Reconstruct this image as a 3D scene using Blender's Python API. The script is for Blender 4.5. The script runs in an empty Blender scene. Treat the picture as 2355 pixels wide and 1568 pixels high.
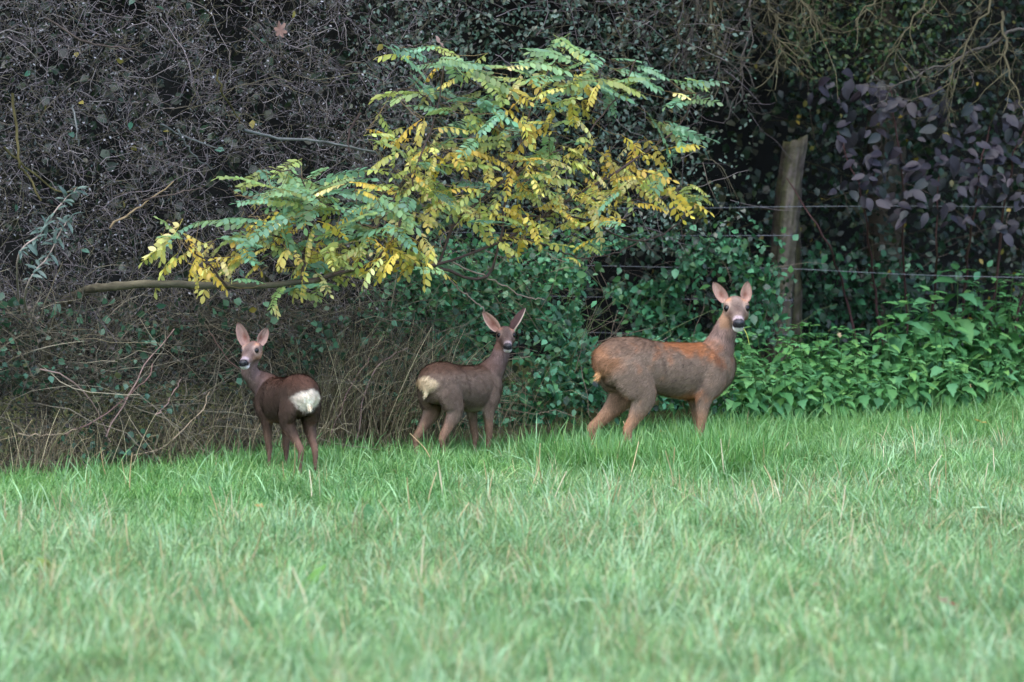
import bpy, math, random
import numpy as np
from mathutils import Vector, Matrix

# ------------------------------------------------------------------ camera, sky, sun, exposure
SC = bpy.context.scene
COL = SC.collection
F = 10762.0          # focal length in pixels of a 2354-pixel wide frame
CAM_H = 1.75
HZ, CX = 290.0, 1177.0

cam_data = bpy.data.cameras.new('camera')
cam = bpy.data.objects.new('camera', cam_data); COL.objects.link(cam)
cam.location = (0, 0, CAM_H)
cam.rotation_euler = (math.radians(90) - math.atan((784 - HZ) / F), 0, 0)
cam_data.sensor_width = 36.0
cam_data.lens = F / 2354.0 * 36.0
cam_data.clip_start, cam_data.clip_end = 0.5, 500
cam_data.dof.use_dof = True
cam_data.dof.focus_distance = 23.9
cam_data.dof.aperture_fstop = 3.5
SC.camera = cam

SUN_EL, SUN_AZ = math.radians(66), math.radians(205)      # overcast: a broad soft light from behind the camera
world = bpy.data.worlds.new('World'); SC.world = world; world.use_nodes = True
wn = world.node_tree.nodes; wl = world.node_tree.links
sky = wn.new('ShaderNodeTexSky'); sky.sky_type = 'NISHITA'; sky.sun_disc = False
sky.sun_elevation = SUN_EL; sky.sun_rotation = SUN_AZ
sky.air_density = 1.0; sky.dust_density = 1.5; sky.ozone_density = 1.0
wn['Background'].inputs['Strength'].default_value = 0.13
wl.new(sky.outputs['Color'], wn['Background'].inputs['Color'])
sun_data = bpy.data.lights.new('sun', 'SUN'); sun_data.energy = 1.1
sun_data.angle = math.radians(80); sun_data.color = (1.0, 0.985, 0.965)
sun = bpy.data.objects.new('sun', sun_data); COL.objects.link(sun)
sd = Vector((math.sin(SUN_AZ) * math.cos(SUN_EL), math.cos(SUN_AZ) * math.cos(SUN_EL), math.sin(SUN_EL)))
sun.rotation_euler = sd.to_track_quat('Z', 'Y').to_euler()
SC.view_settings.view_transform = 'Standard'
SC.view_settings.look = 'None'
SC.view_settings.exposure = 1.95
SC.view_settings.gamma = 1.0
SC.cycles.use_denoising = True
SC.cycles.use_adaptive_sampling = True
SC.cycles.adaptive_threshold = 0.018
SC.cycles.adaptive_min_samples = 16
SC.cycles.max_bounces = 4
SC.cycles.diffuse_bounces = 3
SC.cycles.glossy_bounces = 2
SC.cycles.caustics_reflective = False
SC.cycles.caustics_refractive = False
SC.cycles.transparent_max_bounces = 4

rng = np.random.default_rng(11)
random.seed(11)

# ------------------------------------------------------------------ helpers
def lin(r, g, b):
    f = lambda c: (c / 255 / 12.92) if c / 255 <= .04045 else ((c / 255 + .055) / 1.055) ** 2.4
    return np.array([f(r), f(g), f(b)])

def P(px, py, d):
    """a point at distance d metres that the photograph shows at (px, py) of 2354 x 1568"""
    px, py, d = np.broadcast_arrays(np.asarray(px, float), np.asarray(py, float), np.asarray(d, float))
    return np.stack([(px - CX) * d / F, d, CAM_H - (py - HZ) * d / F], -1)

def hedge_d(px):
    return 24.9 / (1 - (np.asarray(px, float) - CX) / F)

def gh(x, y):
    """height of the meadow"""
    x = np.asarray(x, float); y = np.asarray(y, float)
    return .018 * np.sin(x * 2.1 + y * .7) + .014 * np.sin(x * 1.1 - y * 1.9 + 1) + .008 * np.sin(x * 5.2 + 2) * np.sin(y * 4.1)

def unit(v):
    v = np.asarray(v, float)
    return v / np.maximum(np.linalg.norm(v, axis=-1, keepdims=True), 1e-9)

def new_mesh(name, V, faces, k, col=None, mat=None, smooth=False):
    """faces: (n,k) array"""
    me = bpy.data.meshes.new(name)
    V = np.ascontiguousarray(V, dtype=np.float32); faces = np.ascontiguousarray(faces, dtype=np.int32)
    n = len(faces)
    me.vertices.add(len(V)); me.vertices.foreach_set('co', V.ravel())
    me.loops.add(n * k); me.loops.foreach_set('vertex_index', faces.ravel())
    me.polygons.add(n); me.polygons.foreach_set('loop_start', np.arange(0, n * k, k, dtype=np.int32))
    me.polygons.foreach_set('loop_total', np.full(n, k, dtype=np.int32))
    if smooth: me.polygons.foreach_set('use_smooth', np.ones(n, dtype=bool))
    if col is not None:
        a = me.color_attributes.new('Col', 'FLOAT_COLOR', 'POINT')
        c = np.ones((len(V), 4), dtype=np.float32); c[:, :3] = col
        a.data.foreach_set('color', c.ravel())
    me.update(); me.validate()
    if mat: me.materials.append(mat)
    return me

def link(name, me, parent=None, label=None, cat=None, group=None, kind=None, loc=None):
    o = bpy.data.objects.new(name, me); COL.objects.link(o)
    if loc is not None: o.location = loc
    if parent is not None: o.parent = parent
    for k, v in (('label', label), ('category', cat), ('group', group), ('kind', kind)):
        if v: o[k] = v
    return o

def empty(name, loc, label, cat, group=None):
    return link(name, None, None, label, cat, group, None, loc)

def basis(fwd, up):
    """(N,3) forward and approximate normal -> (N,3,3) matrices with columns side, forward, normal"""
    f = unit(fwd); s = unit(np.cross(f, up)); n = np.cross(s, f)
    return np.stack([s, f, n], -1)

def batch(TV, TF, M, Pos, scale, col, shade=None):
    """copies of a small template: TV (nv,3), TF (nf,k), M (N,3,3), Pos (N,3), scale (N,) or (N,3), col (N,3)"""
    N = len(Pos); nv = len(TV)
    scale = np.asarray(scale, float)
    if scale.ndim == 1: scale = np.repeat(scale[:, None], 3, 1)
    L = TV[None] * scale[:, None, :]
    V = np.einsum('nij,nvj->nvi', M, L) + Pos[:, None, :]
    Fc = TF[None] + (np.arange(N) * nv)[:, None, None]
    C = np.repeat(col[:, None, :], nv, 1)
    if shade is not None: C = C * shade[None, :, None]
    return V.reshape(-1, 3), Fc.reshape(-1, TF.shape[1]), C.reshape(-1, 3)

def tubes(PL, R, col, sides=3):
    """PL (N,K,3), R (N,K), col (N,3) -> quads"""
    N, K, _ = PL.shape
    T = np.empty_like(PL); T[:, 1:-1] = PL[:, 2:] - PL[:, :-2]; T[:, 0] = PL[:, 1] - PL[:, 0]; T[:, -1] = PL[:, -1] - PL[:, -2]
    T = unit(T)
    ref = np.zeros_like(T); ref[..., 0] = .31; ref[..., 1] = .9; ref[..., 2] = .29
    A = unit(np.cross(T, ref)); B = np.cross(T, A)
    ang = np.arange(sides) * 2 * math.pi / sides
    V = PL[:, :, None] + R[:, :, None, None] * (A[:, :, None] * np.cos(ang)[None, None, :, None] + B[:, :, None] * np.sin(ang)[None, None, :, None])
    V = V.reshape(-1, 3)
    i = np.arange(N)[:, None, None] * (K * sides); k = np.arange(K - 1)[None, :, None] * sides; s = np.arange(sides)[None, None, :]
    s2 = (s + 1) % sides
    Fc = np.stack([i + k + s, i + k + s2, i + k + sides + s2, i + k + sides + s], -1).reshape(-1, 4)
    C = np.repeat(col, K * sides, 0)
    return V, Fc, C

def join(parts):
    Vs, Fs, Cs, o = [], [], [], 0
    for V, Fc, C in parts:
        Vs.append(V); Fs.append(Fc + o); Cs.append(C); o += len(V)
    return np.concatenate(Vs), np.concatenate(Fs), np.concatenate(Cs)

def smooth_path(pts, k=24):
    """Catmull-Rom through points, k samples"""
    p = np.asarray(pts, float); p = np.concatenate([[2 * p[0] - p[1]], p, [2 * p[-1] - p[-2]]])
    n = len(p) - 3; out = []
    for t in np.linspace(0, n - 1e-6, k):
        i = int(t); u = t - i
        a, b, c, d = p[i:i + 4]
        out.append(.5 * ((2 * b) + (c - a) * u + (2 * a - 5 * b + 4 * c - d) * u * u + (3 * b - a - 3 * c + d) * u ** 3))
    return np.array(out)

def jitter_col(base, n, sat=.12, val=.25, r=None):
    r = r or rng
    c = np.asarray(base, float)[None] * (1 + r.normal(0, val, (n, 1))).clip(.35, 2.2)
    return (c * (1 + r.normal(0, sat, (n, 3)))).clip(.004, .95)

def noise2(x, y, seed=0):
    r = np.random.default_rng(seed); o = 0
    for _ in range(6):
        a = r.uniform(0, 6.28); k = r.uniform(.7, 1.6); ph = r.uniform(0, 6.28)
        o = o + np.sin((np.cos(a) * x + np.sin(a) * y) * k + ph)
    return o / 6

# ------------------------------------------------------------------ materials
def material(name, rough=.6, spec=.3, trans=0., source='Col', bump=0., bump_scale=200., var=.0, var_scale=4., tint=None, objcol=False, trans_tint=(1, 1, 1)):
    m = bpy.data.materials.new(name); m.use_nodes = True
    nt = m.node_tree; n = nt.nodes; l = nt.links
    bs = n['Principled BSDF']; out = n['Material Output']
    bs.inputs['Roughness'].default_value = rough
    bs.inputs['Specular IOR Level'].default_value = spec
    at = n.new('ShaderNodeAttribute'); at.attribute_name = source
    c = at.outputs['Color']
    def mul(a, b):
        x = n.new('ShaderNodeMix'); x.data_type = 'RGBA'; x.blend_type = 'MULTIPLY'; x.inputs[0].default_value = 1
        l.new(a, x.inputs[6]); l.new(b, x.inputs[7]); return x.outputs[2]
    if objcol:
        oi = n.new('ShaderNodeObjectInfo'); c = mul(c, oi.outputs['Color'])
    if var:
        ge = n.new('ShaderNodeNewGeometry')
        nz = n.new('ShaderNodeTexNoise'); nz.inputs['Scale'].default_value = var_scale; nz.inputs['Detail'].default_value = 4
        l.new(ge.outputs['Position'], nz.inputs['Vector'])
        rp = n.new('ShaderNodeValToRGB'); rp.color_ramp.elements[0].position = .3; rp.color_ramp.elements[1].position = .7
        lo, hi = tint or ((1 - var,) * 3, (1 + var,) * 3)
        rp.color_ramp.elements[0].color = (*lo, 1); rp.color_ramp.elements[1].color = (*hi, 1)
        l.new(nz.outputs['Fac'], rp.inputs['Fac']); c = mul(c, rp.outputs['Color'])
    l.new(c, bs.inputs['Base Color'])
    if bump:
        nz = n.new('ShaderNodeTexNoise'); nz.inputs['Scale'].default_value = bump_scale; nz.inputs['Detail'].default_value = 3
        tc = n.new('ShaderNodeTexCoord'); l.new(tc.outputs['Object'], nz.inputs['Vector'])
        b = n.new('ShaderNodeBump'); b.inputs['Strength'].default_value = bump; b.inputs['Distance'].default_value = .01
        l.new(nz.outputs['Fac'], b.inputs['Height']); l.new(b.outputs['Normal'], bs.inputs['Normal'])
    if trans:
        tr = n.new('ShaderNodeBsdfTranslucent'); mx = n.new('ShaderNodeMixShader'); mx.inputs[0].default_value = trans
        if trans_tint != (1, 1, 1):
            x = n.new('ShaderNodeMix'); x.data_type = 'RGBA'; x.blend_type = 'MULTIPLY'; x.inputs[0].default_value = 1
            l.new(c, x.inputs[6]); x.inputs[7].default_value = (*trans_tint, 1); l.new(x.outputs[2], tr.inputs['Color'])
        else: l.new(c, tr.inputs['Color'])
        l.new(bs.outputs[0], mx.inputs[1]); l.new(tr.outputs[0], mx.inputs[2]); l.new(mx.outputs[0], out.inputs['Surface'])
    return m

M_GRASS = material('grass_blade', .45, .45, .3, var=.25, var_scale=.9, tint=((.84, .90, .84), (1.16, 1.10, 1.12)))
M_STRAW = material('dry_straw', .6, .3, .15)
M_LEAF = material('hedge_leaf', .42, .5, .2)
M_NETTLE = material('nettle_leaf', .62, .28, .25)
M_ROBINIA = material('robinia_leaf', .45, .45, .45, objcol=True)
M_DOGWOOD = material('dogwood_leaf', .5, .4, .15)
M_TWIG = material('twig_bark', .8, .2)
M_BARK = material('branch_bark', .85, .2, bump=.5, bump_scale=60, var=.3, var_scale=14)
M_FUR = material('deer_fur', .85, .15, bump=.25, bump_scale=260)
M_STRAND = material('deer_hair', .7, .25)
M_DARK = material('eye_and_nose', .22, .3)
M_NOSE = material('nose_leather', .38, .5, bump=.3, bump_scale=400)
M_EARTH = material('soil', .95, .1, bump=.8, bump_scale=12, var=.4, var_scale=3)
M_POST = material('weathered_wood', .9, .15, bump=.8, bump_scale=45, var=.35, var_scale=22)
M_WIRE = material('galvanised_wire', .45, .5)

# ------------------------------------------------------------------ ground and the bank behind the hedge
def grid_sheet(name, xs, ys, zf, col, mat, label=None, cat=None, kind='structure'):
    X, Y = np.meshgrid(xs, ys)
    V = np.stack([X, Y, zf(X, Y)], -1).reshape(-1, 3)
    nx, ny = len(xs), len(ys); i = np.arange(nx - 1)[None] + np.arange(ny - 1)[:, None] * nx
    Fc = np.stack([i, i + 1, i + nx + 1, i + nx], -1).reshape(-1, 4)
    C = np.repeat(np.asarray(col)[None], len(V), 0)
    return link(name, new_mesh(name, V, Fc, 4, C, mat, True), kind=kind, label=label, cat=cat)

def ground_z(X, Y):
    back = np.clip((Y - (27.6 + X * .85)) / 8, 0, 1)
    return gh(X, Y) + back * 1.2
xs = np.concatenate([[-300, -80, -30], np.arange(-12, 12.01, .2), [30, 80, 300]])
ys = np.concatenate([[-300, -60, -10, 0, 6], np.arange(9, 40, .2), [60, 120, 400]])
grid_sheet('ground', xs, ys, ground_z, lin(70, 74, 44), M_EARTH, 'meadow ground under the green grass', 'ground')

# ------------------------------------------------------------------ templates
def leaf_template(w=.34, fold=.06, droop=.14, n=4, peak=.42, serr=0.):
    """pointed oval leaf along +y, length 1, triangles"""
    t = np.linspace(0, 1, n + 1)
    prof = lambda q: w * np.sin(math.pi * q ** (math.log(.5) / math.log(peak))) ** .8 if 0 < q < 1 else 0.
    V = []; Fc = []
    mid = []; lf = []; rt = []
    for q in t:
        mid.append(len(V)); V.append((0, q, -droop * q * q))
        if 0 < q < 1:
            wd = prof(q)
            lf.append(len(V)); V.append((-wd, q - serr * .06, fold - droop * q * q))
            rt.append(len(V)); V.append((wd, q - serr * .06, fold - droop * q * q))
        else: lf.append(mid[-1]); rt.append(mid[-1])
    for i in range(n):
        for sd in (lf, rt):
            a, b, c, d = mid[i], mid[i + 1], sd[i + 1], sd[i]
            tri = []
            if i == 0: tri = [(a, b, c)]
            elif i == n - 1: tri = [(a, b, d)]
            else: tri = [(a, b, c), (a, c, d)]
            for q in tri: Fc.append(q if sd is rt else q[::-1])
    return np.array(V, float), np.array(Fc, int)

LEAF_SMALL = leaf_template(.30, .05, .12, 2, .45)
LEAF_MED = leaf_template(.33, .06, .18, 3, .42)
LEAF_IVY = leaf_template(.42, .05, .15, 3, .33)
LEAF_BIG = leaf_template(.31, .05, .25, 6, .36)
LEAF_OVAL = leaf_template(.27, .04, .08, 4, .5)
LEAF_NARROW = leaf_template(.15, .04, .3, 4, .5)

# ------------------------------------------------------------------ deer
def loft(pts, seg=20):
    """pts: list of (centre, a, b, side) ; a along side, b across"""
    C = np.array([p[0] for p in pts], float)
    T = np.gradient(C, axis=0); T = unit(T)
    V = []; Fc = []
    ang = np.arange(seg) * 2 * math.pi / seg
    for (c, a, b, side), t in zip(pts, T):
        s = np.asarray(side, float); s = unit(s - t * np.dot(s, t)); o = np.cross(t, s)
        for q in ang: V.append(np.asarray(c) + s * a * math.cos(q) + o * b * math.sin(q))
    n = len(pts)
    for i in range(n - 1):
        for j in range(seg):
            j2 = (j + 1) % seg
            Fc.append((i * seg + j, i * seg + j2, (i + 1) * seg + j2, (i + 1) * seg + j))
    V.append(C[0] - T[0] * .3 * min(pts[0][1], pts[0][2])); V.append(C[-1] + T[-1] * .3 * min(pts[-1][1], pts[-1][2]))
    a, b = len(V) - 2, len(V) - 1
    for j in range(seg):
        j2 = (j + 1) % seg
        Fc.append((j2, j, a)); Fc.append(((n - 1) * seg + j, (n - 1) * seg + j2, b))
    return [tuple(v) for v in V], Fc

def dense(pts, k):
    """resample loft stations smoothly"""
    c = smooth_path([p[0] for p in pts], k); a = smooth_path([[p[1], p[2], 0] for p in pts], k)
    s = smooth_path([p[3] for p in pts], k)
    return [(c[i], max(a[i, 0], .004), max(a[i, 1], .004), s[i]) for i in range(k)]

def ellipsoid(c, r, M=np.eye(3), nu=18, nv=12):
    V = []; Fc = []
    for i in range(nv + 1):
        th = math.pi * i / nv
        for j in range(nu):
            ph = 2 * math.pi * j / nu
            V.append(tuple(np.asarray(c) + M @ (np.array([math.sin(th) * math.cos(ph), math.sin(th) * math.sin(ph), math.cos(th)]) * r)))
    for i in range(nv):
        for j in range(nu):
            j2 = (j + 1) % nu
            Fc.append((i * nu + j, i * nu + j2, (i + 1) * nu + j2, (i + 1) * nu + j)[::-1])
    return V, Fc

def sstep(a, b, x):
    t = np.clip((x - a) / (b - a), 0, 1); return t * t * (3 - 2 * t)

def fbm(p, f, seed):
    r = np.random.default_rng(seed); o = np.zeros(len(p)); amp = 1; tot = 0
    for k in range(4):
        D = unit(r.normal(size=(7, 3))); ph = r.uniform(0, 6.28, 7)
        o += amp * np.sin(p @ D.T * f * (1.9 ** k) + ph).mean(1) * 2; tot += amp; amp *= .6
    return o / tot

def build_deer(spec):
    S, yaw, base = spec['S'], spec['yaw'], np.array(spec['base'], float)
    base[2] = float(gh(base[0], base[1]))
    cy, sy = math.cos(yaw), math.sin(yaw)
    R = np.array([[cy, -sy, 0], [sy, cy, 0], [0, 0, 1]])        # local -> world
    loc = lambda w: R.T @ (np.asarray(w, float) - base)
    Y = (0, 1, 0); X = (1, 0, 0)
    parts = []
    fat = spec.get('fat', 1.)
    trunk = [(-.375, .545, .045, .04), (-.35, .555, .095, .078), (-.29, .562, .125, .104), (-.18, .558, .137, .114), (-.06, .541, .129, .112),
             (.06, .521, .139, .116), (.17, .512, .143, .112), (.27, .518, .138, .099), (.34, .525, .118, .088), (.395, .53, .075, .06), (.415, .53, .04, .03)]
    parts.append(loft(dense([((x * S, 0, z * S), w * S * fat, h * S, Y) for x, z, h, w in trunk], 30), 28))
    legs = spec['legs']
    for side, key in ((-1, 'hr'), (1, 'hl')):
        hx, kx, dy = legs[key]                                   # hock offset x, foot offset x, lateral
        y0 = side * .062
        st = [((-.235, y0 * .9, .60), .075, .040), ((-.225, y0 * 1.1, .53), .112, .050), ((-.195, y0 * 1.25, .455), .098, .047), ((-.175 + hx * .25, y0 * 1.3 + dy * .2, .395), .078, .044),
              ((-.208 + hx * .5, y0 * 1.25 + dy * .5, .335), .052, .034), ((-.256 + hx * .8, y0 * 1.2 + dy * .8, .275), .034, .024), ((-.293 + hx, y0 * 1.2 + dy, .232), .028, .021),
              ((-.292 + hx * .6 + kx * .4, y0 * 1.2 + dy, .19), .021, .016), ((-.285 + kx, y0 * 1.2 + dy, .11), .0145, .013), ((-.28 + kx, y0 * 1.2 + dy, .058), .018, .016),
              ((-.268 + kx, y0 * 1.2 + dy, .034), .015, .014), ((-.258 + kx, y0 * 1.2 + dy, .012), .021, .018), ((-.254 + kx, y0 * 1.2 + dy, .0), .020, .018)]
        parts.append(loft(dense([(np.array(c) * S, a * S, b * S, X) for c, a, b in st], 34), 16))
    for side, key in ((-1, 'fr'), (1, 'fl')):
        kx, dy = legs[key]
        y0 = side * .062
        st = [((.25, y0 * .8, .585), .06, .035), ((.262, y0 * 1.05, .52), .082, .045), ((.245, y0 * 1.15, .45), .078, .043), ((.225 + kx * .3, y0 * 1.1 + dy * .3, .395), .056, .038), ((.228 + kx * .6, y0 * 1.08 + dy * .6, .33), .037, .029),
              ((.232 + kx * .8, y0 * 1.05 + dy * .8, .26), .028, .024), ((.236 + kx, y0 + dy, .212), .025, .022), ((.232 + kx, y0 + dy, .16), .016, .0145), ((.232 + kx, y0 + dy, .10), .014, .013), ((.234 + kx, y0 + dy, .056), .018, .016),
              ((.246 + kx, y0 + dy, .032), .015, .014), ((.256 + kx, y0 + dy, .012), .021, .018), ((.26 + kx, y0 + dy, 0), .020, .018)]
        parts.append(loft(dense([(np.array(c) * S, a * S, b * S, X) for c, a, b in st], 34), 16))
    # head frame
    H = S * spec.get('head', 1.)
    ex, ey, ed = spec['eye']
    eyew = P(ex, ey, ed)
    hy, hp, hr = [math.radians(a) for a in spec['face']]        # yaw to the viewer's right, pitch down, roll
    fw = np.array([math.sin(hy) * math.cos(hp), -math.cos(hy) * math.cos(hp), -math.sin(hp)])
    upw = np.array([math.sin(hr), 0, math.cos(hr)]); sw = unit(np.cross(fw, upw)); uw = np.cross(sw, fw)
    HM = R.T @ np.stack([fw, sw, uw], -1)                       # head-local (f,s,u) -> deer local ; s is the viewer's left when facing us
    ho = loc(eyew) - HM @ (np.array([.055, 0, .014]) * H)
    h2l = lambda f, s, u: ho + HM @ (np.array([f, s, u]) * H)
    hd = [(-.078, -.006, .018, .020), (-.06, -.004, .040, .036), (-.025, .000, .050, .044), (.015, .001, .054, .048), (.05, -.003, .053, .047), (.080, -.009, .0425, .041),
          (.110, -.016, .0325, .034), (.142, -.021, .0280, .029), (.168, -.024, .0275, .027), (.187, -.026, .0245, .023), (.198, -.027, .015, .016)]
    parts.append(loft(dense([(h2l(f, 0, u), w * H, h * H, HM[:, 1]) for f, u, w, h in hd], 26), 24))
    for s in (-1, 1):
        parts.append(ellipsoid(h2l(.036, s * .037, .024), np.array([.034, .017, .017]) * H, HM))
        parts.append(ellipsoid(h2l(.163, s * .007, -.047), np.array([.025, .019, .014]) * H, HM))
        parts.append(ellipsoid(h2l(.02, s * .040, -.022), np.array([.045, .016, .03]) * H, HM))
    # neck
    A0 = np.array([.235, 0, .545]) * S; A1 = np.array([.30, 0, .575]) * S
    E = h2l(-.035, 0, -.028)
    nb = spec.get('neck', [])
    mids = [np.array(m) for m in nb]
    path = [A0, A1] + mids + [E, h2l(-.01, 0, .0)]
    k = len(path); c = smooth_path(path, 26)
    t = np.linspace(0, 1, 26)
    nw = np.interp(t, [0, .2, .45, .75, 1], [.086, .078, .056, .045, .041]) * S
    nd = np.interp(t, [0, .2, .45, .75, 1], [.115, .104, .068, .050, .043]) * S
    parts.append(loft([(c[i], nw[i], nd[i], Y) for i in range(26)], 22))
    # tail tuft
    tl = spec.get('tuft', .05)
    parts.append(loft(dense([((-.365 * S, 0, .525 * S), .016 * S, .016 * S, Y), ((-.376 * S, 0, .485 * S), .014 * S, .010 * S, Y), ((-.374 * S, 0, (.465 - tl) * S), .003 * S, .003 * S, Y)], 8), 10))
    V = []; Fc = []
    for v, f in parts:
        o = len(V); V += v; Fc += [tuple(i + o for i in q) for q in f]
    me = bpy.data.meshes.new('deer_raw'); me.from_pydata(V, [], Fc); me.update()
    tmp = bpy.data.objects.new('deer_raw', me); COL.objects.link(tmp)
    rm = tmp.modifiers.new('r', 'REMESH'); rm.mode = 'VOXEL'; rm.voxel_size = .0068
    sm = tmp.modifiers.new('s', 'SMOOTH'); sm.factor = .5; sm.iterations = 5
    dg = bpy.context.evaluated_depsgraph_get(); dg.update()
    ev = tmp.evaluated_get(dg).to_mesh()
    n = len(ev.vertices); V = np.empty(n * 3, np.float32); ev.vertices.foreach_get('co', V); V = V.reshape(-1, 3).astype(float)
    N = np.empty(n * 3, np.float32); ev.vertices.foreach_get('normal', N); N = N.reshape(-1, 3).astype(float)
    Fq = np.array([tuple(p.vertices) if len(p.vertices) == 4 else tuple(p.vertices) + (p.vertices[-1],) for p in ev.polygons], int)
    Fq = Fq[[len(set(q)) == 4 for q in Fq.tolist()]]
    tmp.evaluated_get(dg).to_mesh_clear(); bpy.data.objects.remove(tmp); bpy.data.meshes.remove(me)
    V0 = V.copy()
    V = V + N * (fbm(V / S, 26, 3) * .003 * S)[:, None]          # muscle and coat unevenness
    # coordinates that the coat colours follow
    Q = V0 / S
    HL = ((V0 - ho) @ HM) / H
    ish = (sstep(-.10, -.055, HL[:, 0])) * (np.abs(HL[:, 1]) < .075) * sstep(-.072, -.058, HL[:, 2] - .35 * np.minimum(HL[:, 0], 0)) * sstep(-.02, .03, HL[:, 0] + HL[:, 2] * .6 + .07)
    nk = np.min(np.linalg.norm(V0[:, None] - c[None, 6:], axis=2), axis=1)
    neck = (1 - ish) * sstep(.02, -.02, nk - np.interp(np.argmin(np.linalg.norm(V0[:, None] - c[None], axis=2), 1) / 25, [0, .2, .45, .75, 1], [.13, .12, .085, .065, .055]) * S) * (Q[:, 0] > .2)
    neck = neck * np.clip((np.argmin(np.linalg.norm(V0[:, None] - c[None], axis=2), 1) - 5 + 3 * fbm(Q, 20, 12)) / 8, 0, 1)
    K = spec['coat']
    nz, nz2, nzf = fbm(Q, 9, 5), fbm(Q, 22, 6), fbm(Q, 70, 8)
    def blend(c0, col, m): return c0 * (1 - m[:, None]) + np.asarray(col)[None] * m[:, None]
    C = np.repeat(np.asarray(K['flank'])[None], n, 0)
    C = blend(C, K['back'], sstep(.585, .655, Q[:, 2] + nz * .02) * (1 - ish))
    C = blend(C, K['belly'], sstep(.41, .375, Q[:, 2] + nz * .012) * (np.abs(Q[:, 1]) < .10) * (np.abs(Q[:, 0]) < .32) * sstep(-.2, -.75, N[:, 2]))
    lowleg = sstep(.36, .27, Q[:, 2] + nz * .02)
    C = blend(C, K['leg'], lowleg * .9)
    inner = (sstep(.0, .6, -N[:, 1] * np.sign(Q[:, 1])) * sstep(.46, .40, Q[:, 2]) * (Q[:, 0] < -.1))
    C = blend(C, K['leg'], inner * .6)
    C = blend(C, K['neck'], neck * .9)
    if 'rust' in K:
        g = np.exp(-((Q[:, 0] - .13) / .16) ** 2 - ((Q[:, 2] - .635) / .06) ** 2) * 1.25
        g = np.maximum(g, np.exp(-((Q[:, 0] - .255) / .055) ** 2 - ((Q[:, 2] - .585) / .07) ** 2) * 1.05)
        g = np.maximum(g, np.exp(-((Q[:, 0] - .15) / .07) ** 2 - ((Q[:, 2] - .385) / .045) ** 2) * .95)
        g = np.maximum(g, np.exp(-((Q[:, 0] + .07) / .03) ** 2 - ((Q[:, 2] - .64) / .05) ** 2) * .75)
        g = np.maximum(g, np.exp(-((Q[:, 0] - .03) / .12) ** 2 - ((Q[:, 2] - .36) / .02) ** 2) * .6)
        m = sstep(.12, 1.15, g + nz2 * .5 + nz * .25 + nzf * .55) * .68 * (1 - ish) * (1 - neck * .6)
        C = blend(C, K['rust'], m)
        dk = np.exp(-((Q[:, 0] - .275) / .035) ** 2 - ((Q[:, 2] - .56) / .09) ** 2)
        C = blend(C, K['dark'], sstep(.35, 1.0, dk + nz2 * .45 + nzf * .4) * .5 * (1 - ish))
    # shade painted into the creases between thigh and flank and behind the shoulder
    for x0, z0, x1, z1, wd, am in ((-.085, .67, -.035, .44, .012, .28), (.165, .47, .20, .40, .010, .4)):
        dd = np.array([x1 - x0, z1 - z0]); L2 = dd @ dd
        tt = np.clip(((Q[:, 0] - x0) * dd[0] + (Q[:, 2] - z0) * dd[1]) / L2, 0, 1)
        ds = np.hypot(Q[:, 0] - x0 - tt * dd[0] - .012 * np.sin(tt * 3.1), Q[:, 2] - z0 - tt * dd[1])
        C = blend(C, np.asarray(K['dark']), np.exp(-(ds / wd) ** 2) * am)
    # rump patch
    rp = spec['rump']
    mr = nzf * .22 + np.sqrt(((Q[:, 2] - rp['z']) / rp['h']) ** 2 + (Q[:, 1] / rp['w']) ** 2) + nz2 * .10 + .25 * np.maximum(0, np.abs(Q[:, 1]) - .05) / .05 * (Q[:, 2] > rp['z'] + .03)
    mrump = rp.get('am', 1.) * sstep(1.28, .78, mr) * sstep(-.25, -.31, Q[:, 0]) * sstep(.15, -.25, N[:, 0])
    C = blend(C, K['rump'], mrump)
    tt = (Q[:, 0] < -.366) * (Q[:, 2] < .53) * (Q[:, 2] > .38) * (np.abs(Q[:, 1]) < .03)
    C = blend(C, K['tuft'], tt * 1.)
    # face
    f, s, u = HL[:, 0], HL[:, 1], HL[:, 2]
    fc = np.repeat(np.asarray(K['face'])[None], n, 0)
    fc = blend(fc, K['cheek'], sstep(.022, .04, np.abs(s)) * sstep(.02, -.03, u) * .9)
    fc = blend(fc, K['crown'], sstep(.02, -.02, f) * sstep(.0, .03, u) * sstep(.05, .03, np.abs(s)))
    fc = blend(fc, K['dark'], np.exp(-((s) / .013) ** 2 - ((f - .10) / .025) ** 2) * .55 * (u > 0))
    for sg in (-1, 1):
        de = np.sqrt((f - .055) ** 2 + (s - sg * .047) ** 2 + (u - .014) ** 2)
        fc = blend(fc, K['eyering'], np.exp(-((de - .027) / .007) ** 2) * .35)
        fc = blend(fc, K['brow'], np.exp(-((f - .015) / .03) ** 2 - ((s - sg * .038) / .014) ** 2 - ((u - .042) / .016) ** 2) * .95)
        fc = blend(fc, np.asarray(K['dark']) * 1.3, np.exp(-((f - .105) / .02) ** 2 - ((s - sg * .033) / .012) ** 2 - ((u - .002) / .014) ** 2) * .6)
    fc = blend(fc, K['muzzle'], sstep(.135, .16, f) * sstep(-.018, -.004, u) * .9)
    fc = blend(fc, (.012, .011, .014), sstep(.165, .178, f) * sstep(-.040, -.032, u) * sstep(.006, -.004, u))
    fc = blend(fc, K['chin'], sstep(.125, .15, f) * sstep(-.033, -.038, u))
    C = C * (1 - ish[:, None]) + fc * ish[:, None] * .90
    C = blend(C, (.018, .016, .015), sstep(.028, .02, Q[:, 2]))
    C = C * (1 + .20 * nz2 + .22 * nzf + .08 * nz)[:, None]
    C = np.clip(C, .004, .9)
    mesh_parts = [(V, Fq, C)]
    # ears: cupped blades, joined to the skull
    ear_info = []
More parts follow.
